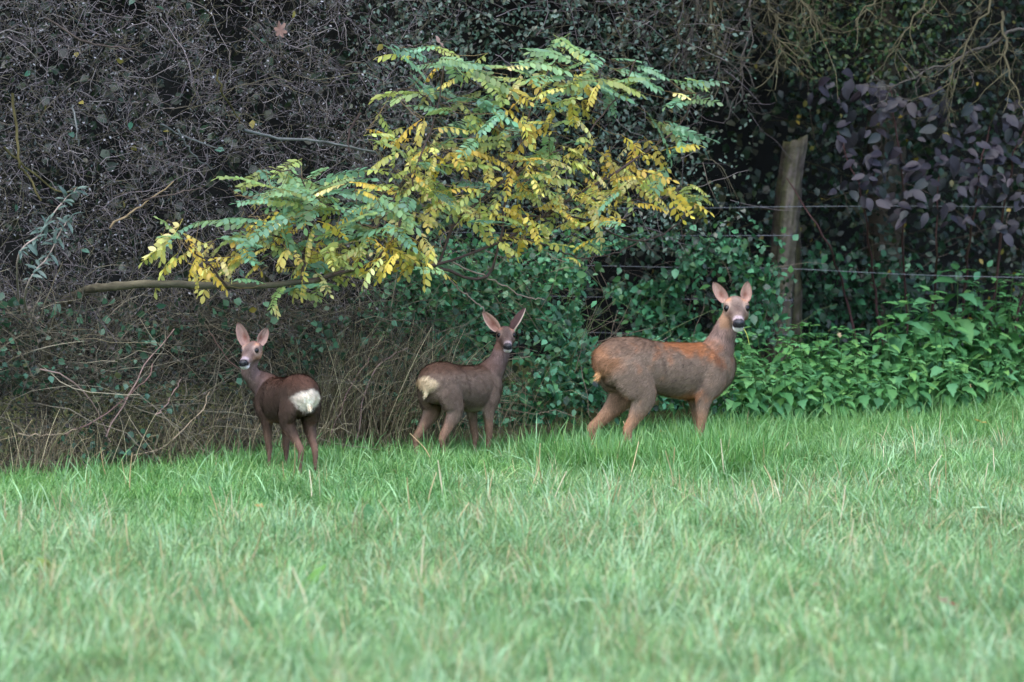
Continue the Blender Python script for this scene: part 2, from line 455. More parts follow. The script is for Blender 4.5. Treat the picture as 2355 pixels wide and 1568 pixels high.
    for sg, key in ((1, 'ear_a'), (-1, 'ear_b')):              # +1: the viewer's left when the deer looks at us
        tipx, tipy, length, width, facing = spec[key]
        bpt = h2l(-.012, sg * .043, .026)
        bw = R @ bpt + base
        tipw = P(tipx, tipy, bw[1] + .01)
        ax = unit(R.T @ (tipw - bw)); Ln = float(np.linalg.norm(tipw - bw))
        face = R.T @ unit(np.array(facing, float)); face = unit(face - ax * (face @ ax)); sd_ = np.cross(ax, face)
        nu_, nv_ = 11, 18
        G = np.zeros((2, nv_, nu_, 3)); CC = np.zeros((2, nv_, nu_, 3))
        for i in range(nv_):
            q = i / (nv_ - 1)
            wd = width * np.interp(q, [0, .12, .3, .5, .7, .85, .94, 1], [.36, .46, .53, .50, .40, .27, .15, .02]) * S
            for j in range(nu_):
                e = (j / (nu_ - 1)) * 2 - 1
                cup = -.62 * (1 - e * e) * wd * (1 - .35 * q) + .12 * wd * math.cos(e * 9)
                roll = abs(e) ** 3 * .25 * wd
                p0 = bpt + ax * (q * Ln) + sd_ * (wd * e * (1 - .12 * (1 - q))) + face * (cup + roll) - face * (.25 * wd)
                for kk in range(2):
                    G[kk, i, j] = p0 - face * (.0 if kk == 0 else .007 * S * (1 - .6 * abs(e)) * (1 - .6 * q) + .0012)
                inn = np.asarray(K['ear_in']) * (.85 + .3 * random.random()); rim = np.asarray(K['ear_rim']); bk = np.asarray(K['ear_back'])
                m = sstep(.62, .95, abs(e)) ; m2 = np.exp(-((q - .34) / .2) ** 2 - ((e - .2 * sg) / .42) ** 2) * .9
                ci = inn * (1 - m2) + np.asarray(K['ear_deep']) * m2
                ci = ci * (1 - m * .6) + rim * m * .6
                ci = ci * (1 - sstep(.86, 1, q) * .55)
                CC[0, i, j] = ci; bk2 = bk * (1 - sstep(.8, 1, q) * .5); mr_ = float(sstep(.82, .98, abs(e))); CC[1, i, j] = bk2 * (1 - mr_) + rim * mr_
        VV = G.reshape(-1, 3); cc = CC.reshape(-1, 3); fl = []
        idx = lambda kk, i, j: (kk * nv_ + i) * nu_ + j
        for i in range(nv_ - 1):
            for j in range(nu_ - 1):
                fl.append((idx(0, i, j), idx(0, i, j + 1), idx(0, i + 1, j + 1), idx(0, i + 1, j)))
                fl.append((idx(1, i, j), idx(1, i + 1, j), idx(1, i + 1, j + 1), idx(1, i, j + 1)))
            for j in (0, nu_ - 1):
                fl.append((idx(0, i, j), idx(0, i + 1, j), idx(1, i + 1, j), idx(1, i, j)))
        for j in range(nu_ - 1): fl.append((idx(0, nv_ - 1, j), idx(0, nv_ - 1, j + 1), idx(1, nv_ - 1, j + 1), idx(1, nv_ - 1, j)))
        mesh_parts.append((VV, np.array(fl), cc))
        ear_info.append((VV, fl, cc, ax))
    VV, FF, CC = join(mesh_parts)
    me = new_mesh('deer_body', VV, FF, 4, CC, M_FUR, True)
    root = link('roe_deer', me, None, spec['label'], 'deer', spec.get('group'), None, base)
    root.rotation_euler = (0, 0, yaw)
    # hairs that lie on the coat
    nf = len(Fq); fcn = V[Fq].mean(1); e1 = V[Fq[:, 1]] - V[Fq[:, 0]]; e2 = V[Fq[:, 3]] - V[Fq[:, 0]]
    nn = unit(np.cross(e1, e2)); 
    nn = np.where(((nn * N[Fq].mean(1)).sum(1) < 0)[:, None], -nn, nn)
    ar = np.linalg.norm(np.cross(e1, e2), axis=1)
    cnt = int(42000 * S * S)
    pick = rng.choice(nf, cnt, p=ar / ar.sum())
    w = rng.dirichlet([1, 1, 1, 1], cnt)
    pos = (V[Fq[pick]] * w[:, :, None]).sum(1); col = (C[Fq[pick]] * w[:, :, None]).sum(1)
    nrm = nn[pick]; hd_ = ish[Fq[pick]].mean(1); nk_ = neck[Fq[pick]].mean(1); rm_ = mrump[Fq[pick]].mean(1)
    q = pos / S; lg = sstep(.42, .34, q[:, 2])
    flow = np.stack([-np.ones(cnt) * (1 - lg) * (1 - .8 * nk_), np.zeros(cnt), -.55 - lg - .8 * nk_], -1)
    flow = flow * (1 - hd_[:, None]) - HM[:, 0][None] * hd_[:, None] * 1.4
    flow = flow + rng.normal(0, .28, (cnt, 3))
    flow = unit(flow - nrm * (flow * nrm).sum(1, keepdims=True))
    Lh = (.021 * (1 - .7 * hd_) * (1 - .35 * lg) * (1 + .25 * rm_)) * S * rng.uniform(.6, 1.3, cnt) + .003
    tilt = .26 + .35 * rm_ + rng.uniform(-.1, .15, cnt)
    dr = unit(flow + nrm * tilt[:, None]); sdv = unit(np.cross(dr, nrm)); wv = .0013 * S * (1 + .4 * rm_)
    a = pos - sdv * wv[:, None] - nrm * .001; b = pos + sdv * wv[:, None] - nrm * .001; t_ = pos + dr * Lh[:, None]
    hv = np.stack([a, b, t_], 1).reshape(-1, 3)
    hc = np.repeat((col * (1 + .04 + rng.normal(0, .34, (cnt, 1)) * (1 - .6 * rm_[:, None]))).clip(.004, .95), 3, 0)
    hf = np.arange(cnt * 3).reshape(-1, 3)
    # ear hairs
    link('coat_hair', new_mesh('coat_hair', hv, hf, 3, hc, M_STRAND), root, kind='stuff')
    # eyes and nose
    for sg in (-1, 1):
        v, fq = ellipsoid(h2l(.061, sg * .0415, .014), np.array([.0175, .0155, .0155]) * H, HM, 16, 10)
        link('eye', new_mesh('eye', np.array(v), np.array(fq), 4, np.repeat([[.006, .005, .006]], len(v), 0), M_DARK, True), root)
    v, fq = ellipsoid(h2l(.187, 0, -.018), np.array([.0155, .0235, .0165]) * H, HM, 20, 12)
    v = np.array(v); vl = ((v - ho) @ HM) / H
    for sg in (-1, 1):                                          # nostrils pressed in
        dn = np.exp(-((vl[:, 1] - sg * .015) / .006) ** 2 - ((vl[:, 2] + .018) / .006) ** 2) * (vl[:, 0] > .188)
        v = v - (HM[:, 0] * .006 * H)[None] * dn[:, None]
    link('nose', new_mesh('nose', v, np.array(fq), 4, np.repeat([[.014, .013, .018]], len(v), 0), M_NOSE, True), root)
    spec['nose_world'] = R @ h2l(.18, -.02, -.04) + base
    return root

def coat(**k): return {a: lin(*b) * (.95 if a in ('chin', 'rump') else .80 if a in ('ear_in', 'face') else .98) * (1 if a in ('chin',) else np.array([1.07, 1., .88])) for a, b in k.items()}
ADULT = coat(flank=(122, 106, 97), back=(108, 88, 77), belly=(150, 112, 84), leg=(144, 112, 92), neck=(132, 112, 110), rust=(150, 92, 52), dark=(66, 46, 42),
             rump=(156, 112, 82), tuft=(200, 156, 116), face=(128, 112, 108), cheek=(146, 116, 96), crown=(112, 92, 88), eyering=(206, 182, 172), brow=(186, 134, 104), muzzle=(168, 154, 166), chin=(238, 232, 232),
             ear_in=(182, 154, 148), ear_deep=(116, 76, 66), ear_rim=(120, 92, 88), ear_back=(104, 82, 78))
FAWN_M = coat(flank=(116, 100, 93), back=(88, 67, 58), belly=(170, 158, 150), leg=(128, 102, 88), neck=(116, 98, 100), dark=(52, 36, 36),
              rump=(224, 204, 178), tuft=(228, 208, 180), face=(108, 92, 90), cheek=(110, 84, 78), crown=(88, 66, 68), eyering=(176, 152, 148), brow=(168, 120, 104), muzzle=(150, 138, 150), chin=(216, 206, 206),
              ear_in=(166, 132, 124), ear_deep=(110, 72, 64), ear_rim=(214, 190, 182), ear_back=(80, 62, 64))
FAWN_L = coat(flank=(74, 60, 55), back=(72, 51, 44), belly=(120, 90, 84), leg=(106, 84, 76), neck=(134, 114, 116), dark=(48, 32, 32),
              rump=(240, 232, 228), tuft=(236, 216, 204), face=(126, 108, 108), cheek=(150, 116, 98), crown=(122, 92, 90), eyering=(208, 186, 182), brow=(200, 152, 128), muzzle=(164, 152, 168), chin=(236, 228, 232),
              ear_in=(170, 144, 142), ear_deep=(118, 76, 68), ear_rim=(150, 122, 118), ear_back=(92, 72, 74))

def px_base(px, d): return ((px - CX) * d / F, d, 0.)
DEER = [
    dict(S=1.0, yaw=math.radians(29), base=px_base(1524, 23.6), coat=ADULT, head=1.16, eye=(1694, 708, 23.74), face=(2, 14, 0), fat=.92,
         neck=[(.345, 0, .66), (.372, -.015, .735)], legs=dict(hr=(.045, .05, 0), hl=(-.07, -.06, .01), fr=(-.055, 0), fl=(.02, .0)),
         rump=dict(z=.57, h=.08, w=.105, am=.68), tuft=-.015, ear_a=(1640, 648, .12, .066, (.25, -1, .15)), ear_b=(1719, 646, .11, .060, (-.1, -1, .1)),
         label='adult roe deer with rusty patches on its back and rump, facing the camera'),
    dict(S=.825, yaw=math.radians(57), base=px_base(1056, 23.9), coat=FAWN_M, head=1.06, eye=(1164, 770, 24.12), face=(5, 14, 0), fat=1.0,
         neck=[(.30, -.03, .545), (.318, -.05, .61)], legs=dict(hr=(-.01, .01, 0), hl=(-.045, -.05, .02), fr=(.0, 0), fl=(.02, -.01)),
         rump=dict(z=.565, h=.046, w=.074), tuft=-.04, ear_a=(1110, 716, .11, .074, (.35, -1, .1)), ear_b=(1208, 708, .11, .070, (.8, .5, .1)),
         label='grey-brown young roe deer with cream rump patch, standing between the other two deer'),
    dict(S=.775, yaw=math.radians(114), base=px_base(660, 22.6), coat=FAWN_L, head=1.1, eye=(573, 806, 22.72), face=(-16, 16, -3), fat=1.0,
         neck=[(.285, .06, .50), (.262, .10, .555)], legs=dict(hr=(.02, .0, 0), hl=(-.01, -.0, -.045), fr=(.0, -.02), fl=(.0, -.03)),
         rump=dict(z=.542, h=.060, w=.086), tuft=-.005, ear_a=(546, 741, .11, .078, (-.1, -1, .1)), ear_b=(614, 753, .11, .068, (.35, -1, .1)),
         label='dark brown young roe deer with bright white rump, looking back over its shoulder'),
]
for sp in DEER: build_deer(sp)

# ------------------------------------------------------------------ fence: leaning mossy post, upright post, five wires
FD = 28.45
fence = empty('wire_fence', tuple(P(1822, 0, FD) * np.array([1, 1, 0]) + np.array([0, 0, .3])), 'old wire fence on a leaning mossy wooden post, behind the nettles', 'fence')
fo = np.array(fence.location)
def post(path, r0, r1, top_tilt, mossy, seed):
    r = np.random.default_rng(seed); K, Sg = 26, 26
    c = smooth_path(path, K) - fo; V = []; C = []
    for i in range(K):
        q = i / (K - 1)
        for j in range(Sg):
            a = 2 * math.pi * j / Sg
            groove = .012 * abs(math.sin(a * 4.5 + .8 * math.sin(q * 5 + seed))) + .007 * math.sin(a * 11 + q * 7) + r.normal(0, .0022)
            rad = (r0 * (1 - q) + r1 * q) - groove
            z = top_tilt * math.cos(a) * .02 + r.normal(0, .008) if i == K - 1 else 0
            V.append(c[i] + np.array([math.cos(a) * rad * 1.05, math.sin(a) * rad * .85, z]))
            streak = .62 + .38 * math.sin(a * 17 + 1.3 * math.sin(a * 5) + seed) * math.sin(a * 7.3 + seed) + .12 * math.sin(q * 9 + a * 3)
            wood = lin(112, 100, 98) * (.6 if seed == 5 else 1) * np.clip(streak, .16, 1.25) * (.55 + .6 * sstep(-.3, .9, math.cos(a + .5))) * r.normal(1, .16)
            dark = lin(62, 50, 46); moss = lin(72, 78, 34)
            m = np.clip(.5 + .5 * math.sin(a * 1.0 + 2.2 + q * 1.1) + r.normal(0, .22) - .38, 0, .85) * mossy
            m = max(m, mossy * np.clip((q - .93) * 12, 0, .9))
            d = np.clip(groove * 45 - .25, 0, .8)
            col = wood * (1 - d) + dark * d; col = col * (1 - m) + moss * r.normal(1, .25) * m
            C.append(col)
    Fc = []
    for i in range(K - 1):
        for j in range(Sg):
            j2 = (j + 1) % Sg; Fc.append((i * Sg + j, i * Sg + j2, (i + 1) * Sg + j2, (i + 1) * Sg + j))
    n = len(V); tc = c[-1] - np.array([0, 0, .012]); V.append(tc); C.append(lin(70, 74, 38))
    for j in range(Sg): Fc.append(((K - 1) * Sg + j, (K - 1) * Sg + (j + 1) % Sg, n, n))
    tri = [f for f in Fc]
    me = bpy.data.meshes.new('post'); me.from_pydata([tuple(v) for v in V], [], [f if f[2] != f[3] else f[:3] for f in tri])
    a = me.color_attributes.new('Col', 'FLOAT_COLOR', 'POINT'); a.data.foreach_set('color', np.concatenate([np.clip(np.array(C), .005, .9), np.ones((len(C), 1))], 1).astype(np.float32).ravel())
    me.materials.append(M_POST); me.update()
    for p in me.polygons: p.use_smooth = True
    return me
p1 = link('post', post([P(1784, 900, FD - .1), P(1797, 640, FD - .1), P(1809, 480, FD - .1), P(1827, 322, FD - .12)], .078, .072, 1, .5, 3), fence); p1['label'] = 'leaning weathered post with moss on top'
p2 = link('post', post([P(1826, 1000, FD + .12), P(1824, 800, FD + .12), P(1822, 640, FD + .12), P(1818, 520, FD + .12)], .062, .058, 1, .6, 5), fence); p2['label'] = 'upright dark post behind the leaning one'
for yl, yr, yr2 in ((477, 475, 474), (538, 541, 545), (610, 617, 634), (682, 690, 700), (764, 769, 776)):
    pa = [P(900, yl - 6, FD - .25), P(1340, yl, FD - .22), P(1600, (yl + yr) / 2 + 2, FD - .22), P(1800, yr, FD - .2)] + ([P(2180, yr2, FD - .3), P(2700, yr2 + 8, FD - .5)] if yl in (477, 610) else [P(1822, yr + 1, FD - .1)])
    c = smooth_path(pa, 60) - fo
    V, Fc, C = tubes(c[None], np.full((1, 60), .0015), np.array([lin(140, 142, 150)]), 5)
    bl = []
    for i in range(3, 58, 3):                                   # barbs
        for w in (-1, 1):
            bl.append(np.stack([c[i] - np.array([.006 * w, 0, .012]), c[i], c[i] + np.array([.006 * w, 0, .013])]))
    bl = np.array(bl)
    V, Fc, C = join([(V, Fc, C), tubes(bl, np.full((len(bl), 3), .0013), np.repeat([lin(100, 102, 110)], len(bl), 0), 3)])
    link('wire', new_mesh('wire', V, Fc, 4, C, M_WIRE, True), fence)

# ------------------------------------------------------------------ meadow grass (one mass of blades)
def blades(base, h, r, wide, lean, curl, cols, K=5):
    n = len(base); az = r.uniform(0, 6.28, n)
    t = np.linspace(0, 1, K); ang = lean[:, None] * .6 + curl[:, None] * t[None] ** 1.5
    ds = h[:, None] / (K - 1)
    hor = np.concatenate([np.zeros((n, 1)), np.cumsum(np.sin(ang[:, 1:]) * ds, 1)], 1); ver = np.concatenate([np.zeros((n, 1)), np.cumsum(np.cos(ang[:, 1:]) * ds, 1)], 1)
    dr = np.stack([np.cos(az), np.sin(az), np.zeros(n)], -1)
    ctr = base[:, None] + dr[:, None] * hor[..., None]; ctr[..., 2] += ver
    tw = az + math.pi / 2 + r.normal(0, .6, n); sd = np.stack([np.cos(tw), np.sin(tw), r.normal(0, .25, n)], -1)
    w = r.uniform(.6, 1.5, n)[:, None] * wide * np.array([.8, 1, .9, .62, .06])[None]
    V = np.stack([ctr - sd[:, None] * w[..., None], ctr + sd[:, None] * w[..., None]], 2).reshape(-1, 3)
    i = np.arange(n)[:, None] * (K * 2); k = np.arange(K - 1)[None] * 2
    Fc = np.stack([i + k, i + k + 1, i + k + 3, i + k + 2], -1).reshape(-1, 4)
    return V, Fc, np.repeat(np.clip(cols, .01, .8), K * 2, 0)
GPAL = np.array([lin(90, 144, 78), lin(104, 156, 92), lin(122, 168, 110), lin(100, 152, 98), lin(136, 170, 100), lin(78, 132, 66), lin(146, 180, 136), lin(110, 144, 78)])
GPAL = 1.10 * (GPAL * .80 + .20 * GPAL.mean(1, keepdims=True) * np.array([1.10, 1.10, .90])) * np.array([1.04, 1., .93])
SPAL = np.array([lin(178, 160, 118), lin(160, 138, 100), lin(196, 184, 150), lin(150, 150, 96)])
def grass_patch(size, dens, seed, straw, dry_tufts, tufts, tint=(1, 1, 1)):
    """a square of turf: short blades, coarser paler tufts and a few dry ones"""
    r = np.random.default_rng(seed); n = int(dens * size * size)
    xy = r.uniform(-size / 2, size / 2, (n, 2)); cl = noise2(xy[:, 0] * 9, xy[:, 1] * 9, seed)
    base = np.concatenate([xy, np.full((n, 1), -.012)], 1)
    h = r.uniform(.04, .15, n) * (1 + .35 * cl); c = GPAL[r.integers(0, 8, n)] * np.array(tint) * (r.normal(1, .15, (n, 1)) + .22 * cl[:, None]).clip(.5, 1.7)
    st = r.uniform(0, 1, n) < straw; c[st] = SPAL[r.integers(0, 4, st.sum())] * r.normal(1, .15, (st.sum(), 1))
    arr = [blades(base, h, r, .0020, r.gamma(2., .30, n).clip(0, 1.9), r.uniform(.2, 1.9, n), c)]
    for k in range(tufts + dry_tufts):
        m = r.integers(14, 34) if k < tufts else r.integers(4, 12); p = r.uniform(-size / 2, size / 2, 2); pale = r.uniform(0, .7)
        b = np.concatenate([p + r.normal(0, .035, (m, 2)), np.full((m, 1), -.012)], 1)
        c = (GPAL[r.integers(0, 8, m)] * (1 - pale) + lin(170, 200, 166) * pale) * np.array(tint) * r.normal(1, .13, (m, 1)) if k < tufts else SPAL[r.integers(0, 4, m)] * r.normal(1, .15, (m, 1))
        arr.append(blades(b, r.uniform(.10, .24, m), r, .0027 if k < tufts else .0019, r.gamma(2., .3, m).clip(0, 1.8), r.uniform(.1, 2.4 if k < tufts else 1., m), c))
    V, Fc, C = join(arr)
    return new_mesh('grass_patch', V, Fc, 4, C, M_GRASS)

def scatter(name, pts, rots, scls, idx, protos, label, cat):
    me = bpy.data.meshes.new(name); me.vertices.add(len(pts)); me.vertices.foreach_set('co', np.asarray(pts, np.float32).ravel())
    for nm, dt, ar in (('rot', 'FLOAT_VECTOR', rots), ('scl', 'FLOAT_VECTOR', scls)):
        a = me.attributes.new(nm, dt, 'POINT'); a.data.foreach_set('vector', np.asarray(ar, np.float32).ravel())
    a = me.attributes.new('idx', 'INT', 'POINT'); a.data.foreach_set('value', np.asarray(idx, np.int32))
    me.update()
    o = link(name, me, label=label, cat=cat, kind='stuff')
    ng = bpy.data.node_groups.new(name + '_scatter', 'GeometryNodeTree')
    ng.interface.new_socket('Geometry', in_out='INPUT', socket_type='NodeSocketGeometry'); ng.interface.new_socket('Geometry', in_out='OUTPUT', socket_type='NodeSocketGeometry')
    n, l = ng.nodes, ng.links
    gi, go = n.new('NodeGroupInput'), n.new('NodeGroupOutput')
    iop = n.new('GeometryNodeInstanceOnPoints'); iop.inputs['Pick Instance'].default_value = True
    jg = n.new('GeometryNodeJoinGeometry')
    for m in reversed(protos):
        po = bpy.data.objects.new('grass_patch', m)
        oi = n.new('GeometryNodeObjectInfo'); oi.inputs['Object'].default_value = po; oi.inputs['As Instance'].default_value = True
        l.new(oi.outputs['Geometry'], jg.inputs[0])
    def attr(nm, dt):
        a = n.new('GeometryNodeInputNamedAttribute'); a.data_type = dt; a.inputs['Name'].default_value = nm
        return a.outputs['Attribute']
    e = n.new('FunctionNodeEulerToRotation'); l.new(attr('rot', 'FLOAT_VECTOR'), e.inputs[0])
    l.new(gi.outputs[0], iop.inputs['Points']); l.new(jg.outputs[0], iop.inputs['Instance'])
    l.new(attr('idx', 'INT'), iop.inputs['Instance Index']); l.new(e.outputs[0], iop.inputs['Rotation']); l.new(attr('scl', 'FLOAT_VECTOR'), iop.inputs['Scale'])
    l.new(iop.outputs[0], go.inputs[0])
    md = o.modifiers.new('scatter', 'NODES'); md.node_group = ng
    return o

BIG = .62
protos = [grass_patch(BIG, 11000, 40 + i, (.035, .05, .04, .09, .045, .06, .06, .15)[i], (6, 8, 5, 12, 7, 9, 12, 18)[i], (9, 12, 8, 7, 12, 14, 10, 6)[i]) for i in range(8)]
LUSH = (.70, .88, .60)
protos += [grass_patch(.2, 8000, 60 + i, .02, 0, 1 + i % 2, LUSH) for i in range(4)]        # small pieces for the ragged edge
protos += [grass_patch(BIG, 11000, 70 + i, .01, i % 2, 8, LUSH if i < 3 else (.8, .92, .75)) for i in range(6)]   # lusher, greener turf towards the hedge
pts_, ix, rz, sz = [], [], [], []
def hedge_gap(x, y): return 24.9 + x - y
for y in np.arange(10.4, 29.5, .56):
    hw = 1177 * y / F + 1.0
    for x in np.arange(-hw, hw + .5, .56):
        if hedge_gap(x, y) > .62:
            x_, y_ = x + rng.uniform(-.02, .02), y + rng.uniform(-.02, .02)
            dry = float(noise2(np.array(x_ * 1.7 + 5), np.array(y_ * 1.1), 8))
            pts_.append((x_, y_)); ix.append(int(rng.choice([3, 6, 7])) if dry > .45 else int(rng.choice([0, 1, 2, 4, 5]))); rz.append(rng.integers(0, 4) * math.pi / 2 + rng.normal(0, .05))
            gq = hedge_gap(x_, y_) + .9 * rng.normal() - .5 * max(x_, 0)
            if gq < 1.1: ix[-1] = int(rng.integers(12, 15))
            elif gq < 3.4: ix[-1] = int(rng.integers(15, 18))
            k = 1 + .12 * float(noise2(np.array(x_ * 2.2), np.array(y_ * 2.2), 3)) + rng.normal(0, .05)
            k *= 1 + .85 * math.exp(-((x_ - .74) / .8) ** 2 - ((y_ - 23.2) / .42) ** 2)
            k *= 1 + .25 * float(sstep(1.2, 2.2, np.array(x_))) * float(sstep(3., 1., np.array(hedge_gap(x_, y_))))
            sz.append(k)
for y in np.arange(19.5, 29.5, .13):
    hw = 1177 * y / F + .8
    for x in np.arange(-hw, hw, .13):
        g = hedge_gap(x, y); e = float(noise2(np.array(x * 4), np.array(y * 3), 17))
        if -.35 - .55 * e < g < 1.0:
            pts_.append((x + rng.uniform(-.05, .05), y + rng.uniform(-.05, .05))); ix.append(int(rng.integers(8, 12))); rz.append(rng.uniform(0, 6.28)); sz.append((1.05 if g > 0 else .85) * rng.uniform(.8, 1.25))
for k in range(130):
    a = rng.uniform(0, 6.28); q = math.sqrt(rng.uniform())
    pts_.append((.72 + .62 * q * math.cos(a), 23.22 + .30 * q * math.sin(a))); ix.append(int(rng.integers(8, 12))); rz.append(rng.uniform(0, 6.28)); sz.append(rng.uniform(1.2, 1.8))
gp = np.array(pts_); n_ = len(gp); sz = np.array(sz)
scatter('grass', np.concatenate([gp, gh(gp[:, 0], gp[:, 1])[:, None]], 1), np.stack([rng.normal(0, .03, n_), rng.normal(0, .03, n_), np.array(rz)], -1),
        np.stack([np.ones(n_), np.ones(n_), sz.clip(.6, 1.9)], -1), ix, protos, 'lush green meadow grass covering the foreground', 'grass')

# ------------------------------------------------------------------ hedge masses
def leaf_mass(px0, px1, py0, py1, n, dfun, tmpl, size, pal, seed, hole=None, out=.55, depth=.5, val=.25, up=.5):
    """n leaves spread through a volume; returns arrays for a mesh"""
    r = np.random.default_rng(seed)
    px = r.uniform(px0, px1, n); py = r.uniform(py0, py1, n)
    if hole is not None:
        k = r.uniform(0, 1, n) < hole(px, py, r); px, py = px[k], py[k]; n = len(px)
    d = dfun(px, py) + r.exponential(depth, n) - .12
    pos = P(px, py, d)
    nrm = unit(r.normal(0, 1, (n, 3)) * .62 + np.array([.18, -out, up]))
    fwd = unit(r.normal(0, 1, (n, 3)) + np.array([0, -.3, -.5]))
    M = basis(fwd, nrm)
    pal = np.asarray(pal); cl = noise2(px / 60, py / 60, seed + 1)
    c = pal[(r.integers(0, len(pal), n))] * (1 + val * r.normal(0, 1, (n, 1)) + .18 * cl[:, None]).clip(.4, 2)
    return batch(tmpl[0], tmpl[1], M, pos, r.uniform(*size, n), c.clip(.004, .8))

def twig_mass(px0, px1, py0, py1, n, dfun, length, rad, pal, seed, hole=None, depth=.5, K=6, grav=-.05, bias=(0, -.1, .1), wob=.22):
    r = np.random.default_rng(seed)
    px = r.uniform(px0, px1, n); py = r.uniform(py0, py1, n)
    if hole is not None:
        k = r.uniform(0, 1, n) < hole(px, py, r); px, py = px[k], py[k]; n = len(px)
    d = dfun(px, py) + r.exponential(depth, n) - .1
    p = P(px, py, d); L = r.uniform(*length, n) / (K - 1)
    dr = unit(r.normal(0, 1, (n, 3)) * np.array([1, .6, .8]) + np.array(bias)); pl = [p]
    for k in range(K - 1):
        dr = unit(dr + r.normal(0, wob, (n, 3)) + np.array([0, 0, grav])); p = p + dr * L[:, None]; pl.append(p)
    PL = np.stack(pl, 1); R = r.uniform(*rad, n)[:, None] * np.linspace(1, .45, K)[None]
    pal = np.asarray(pal); c = pal[r.integers(0, len(pal), n)] * r.normal(1, .25, (n, 1)).clip(.4, 1.9)
    return tubes(PL, R, c.clip(.004, .8), 3)

def bump(px, py, seed, a=.25, s=90):
    return a * noise2(px / s, py / s, seed)
def fade(x, a, b): return sstep(a, b, x)

# --- left: bare thicket of fine grey twigs
def dL(px, py): return hedge_d(px) + .25 + bump(px, py, 21, .35, 110) + np.clip((500 - py) / 1500, 0, .5) * .3
L_hole = lambda px, py, r: fade(px, 1120, 820) * fade(py, 800, 700) * (.25 + .75 * fade(noise2(px / 42, py / 42, 19) + .5 * noise2(px / 17, py / 17, 20), -.38, -.05))
thicket = empty('bare_thicket', tuple(P(420, 0, 23.6) * np.array([1, 1, 0])), 'dense thicket of bare grey-brown twigs filling the upper left', 'thicket')
TW = [lin(100, 92, 93), lin(82, 75, 78), lin(116, 108, 110), lin(78, 72, 63), lin(90, 85, 68), lin(122, 115, 113)]
to = np.array(thicket.location)
def under(root, name, arr, mat, k, kind='stuff', smooth=False):
    V, Fc, C = arr
    return link(name, new_mesh(name, V - np.array(root.location), Fc, k, C, mat, smooth), root, kind=kind)
under(thicket, 'twigs', join([twig_mass(-350, 1130, -500, 820, 19000, dL, (.05, .22), (.0010, .0024), TW, 31, L_hole, .4, 5, -.03, (0, -.1, .1), .5),
                              twig_mass(-350, 1100, -500, 800, 600, dL, (.25, .7), (.0016, .0034), TW, 32, L_hole, .35, 8, -.03, (0, -.1, .1), .3)]), M_TWIG, 4)
under(thicket, 'leaves', join([leaf_mass(-350, 1130, -500, 820, 34000, dL, LEAF_SMALL, (.009, .021), [lin(52, 60, 52), lin(40, 50, 44), lin(64, 61, 59), lin(94, 90, 92), lin(60, 54, 49), lin(40, 54, 46), lin(136, 134, 138)], 33, L_hole, depth=.42, val=.4),
                               leaf_mass(-350, 1000, -500, 760, 110, dL, LEAF_MED, (.03, .055), [lin(70, 112, 92), lin(84, 124, 104), lin(120, 110, 50)], 34, L_hole, depth=.15)]), M_LEAF, 3)
def tube_part(root, name, pts, r0, r1, col, mat=M_BARK, K=30, sides=8, knots=.0, seed=1):
    r = np.random.default_rng(seed); c = smooth_path(pts, K) - np.array(root.location)
    c = c + r.normal(0, knots, c.shape)
    R = np.linspace(r0, r1, K) * (1 + r.normal(0, .06, K))
    V, Fc, C = tubes(c[None], R[None], np.array([col]), sides)
    C = C * r.normal(1, .16, (len(C), 1)).clip(.5, 1.6)
    return link(name, new_mesh(name, V, Fc, 4, C, mat, True), root)
lichen = lin(98, 100, 98); brown = lin(84, 72, 66); mossy = lin(78, 72, 44)
for i, (pts, r0, r1, c) in enumerate([
        ([(560, 300), (650, 318), (740, 325), (860, 352)], .008, .006, lichen), ([(30, 215), (40, 300), (45, 370), (60, 400), (95, 460)], .008, .005, mossy),
        ([(170, 240), (178, 300), (182, 340)], .005, .003, lichen), ([(500, 160), (510, 210), (540, 260), (560, 285)], .006, .003, mossy),
        ([(410, 300), (440, 350), (490, 390)], .006, .003, lichen), ([(370, 285), (420, 310), (510, 345)], .005, .003, lichen),
        ([(250, 520), (330, 470), (400, 420)], .006, .003, lin(128, 110, 84)), ([(830, 260), (805, 300), (802, 350)], .007, .006, lin(58, 48, 44)),
        ([(110, 40), (190, 95), (270, 110), (340, 120)], .006, .003, brown), ([(560, 60), (640, 130), (720, 170)], .004, .002, brown),
        ([(330, 460), (420, 440), (470, 435)], .005, .003, brown), ([(10, 340), (80, 400), (140, 440), (180, 430)], .006, .003, mossy)]):
    w = [P(x, y, float(dL(np.array(x), np.array(y))) - .22 + .04 * math.sin(k * 2.1 + i)) for k, (x, y) in enumerate(pts)]
    tube_part(thicket, 'branch', w, r0, r1, c, seed=i, K=14, knots=.004)

# --- left foot: brambles and dead stems
def dB(px, py): return hedge_d(px) + .12 + bump(px, py, 27, .2, 80) + np.clip((1000 - py) / 1000, 0, 1) * .35
tangle = empty('bramble_tangle', tuple(P(350, 0, 23.3) * np.array([1, 1, 0])), 'brown tangle of dead stems and bramble at the foot of the thicket', 'bramble')
B_hole = lambda px, py, r: fade(px, 1080, 940) * (py < 1075 + 14 - px * .07)
BR = [lin(106, 99, 86), lin(84, 79, 70), lin(132, 124, 106), lin(70, 67, 60), lin(100, 92, 74)]
under(tangle, 'stems', join([twig_mass(-350, 1080, 700, 1095, 5200, dB, (.12, .4), (.001, .0024), BR, 41, B_hole, .3, 6, -.04, (0, -.2, .45)),
                             twig_mass(-350, 1050, 740, 1060, 420, dB, (.35, .8), (.002, .004), BR, 42, B_hole, .2, 8, -.07, (0, -.3, .6))]), M_TWIG, 4)
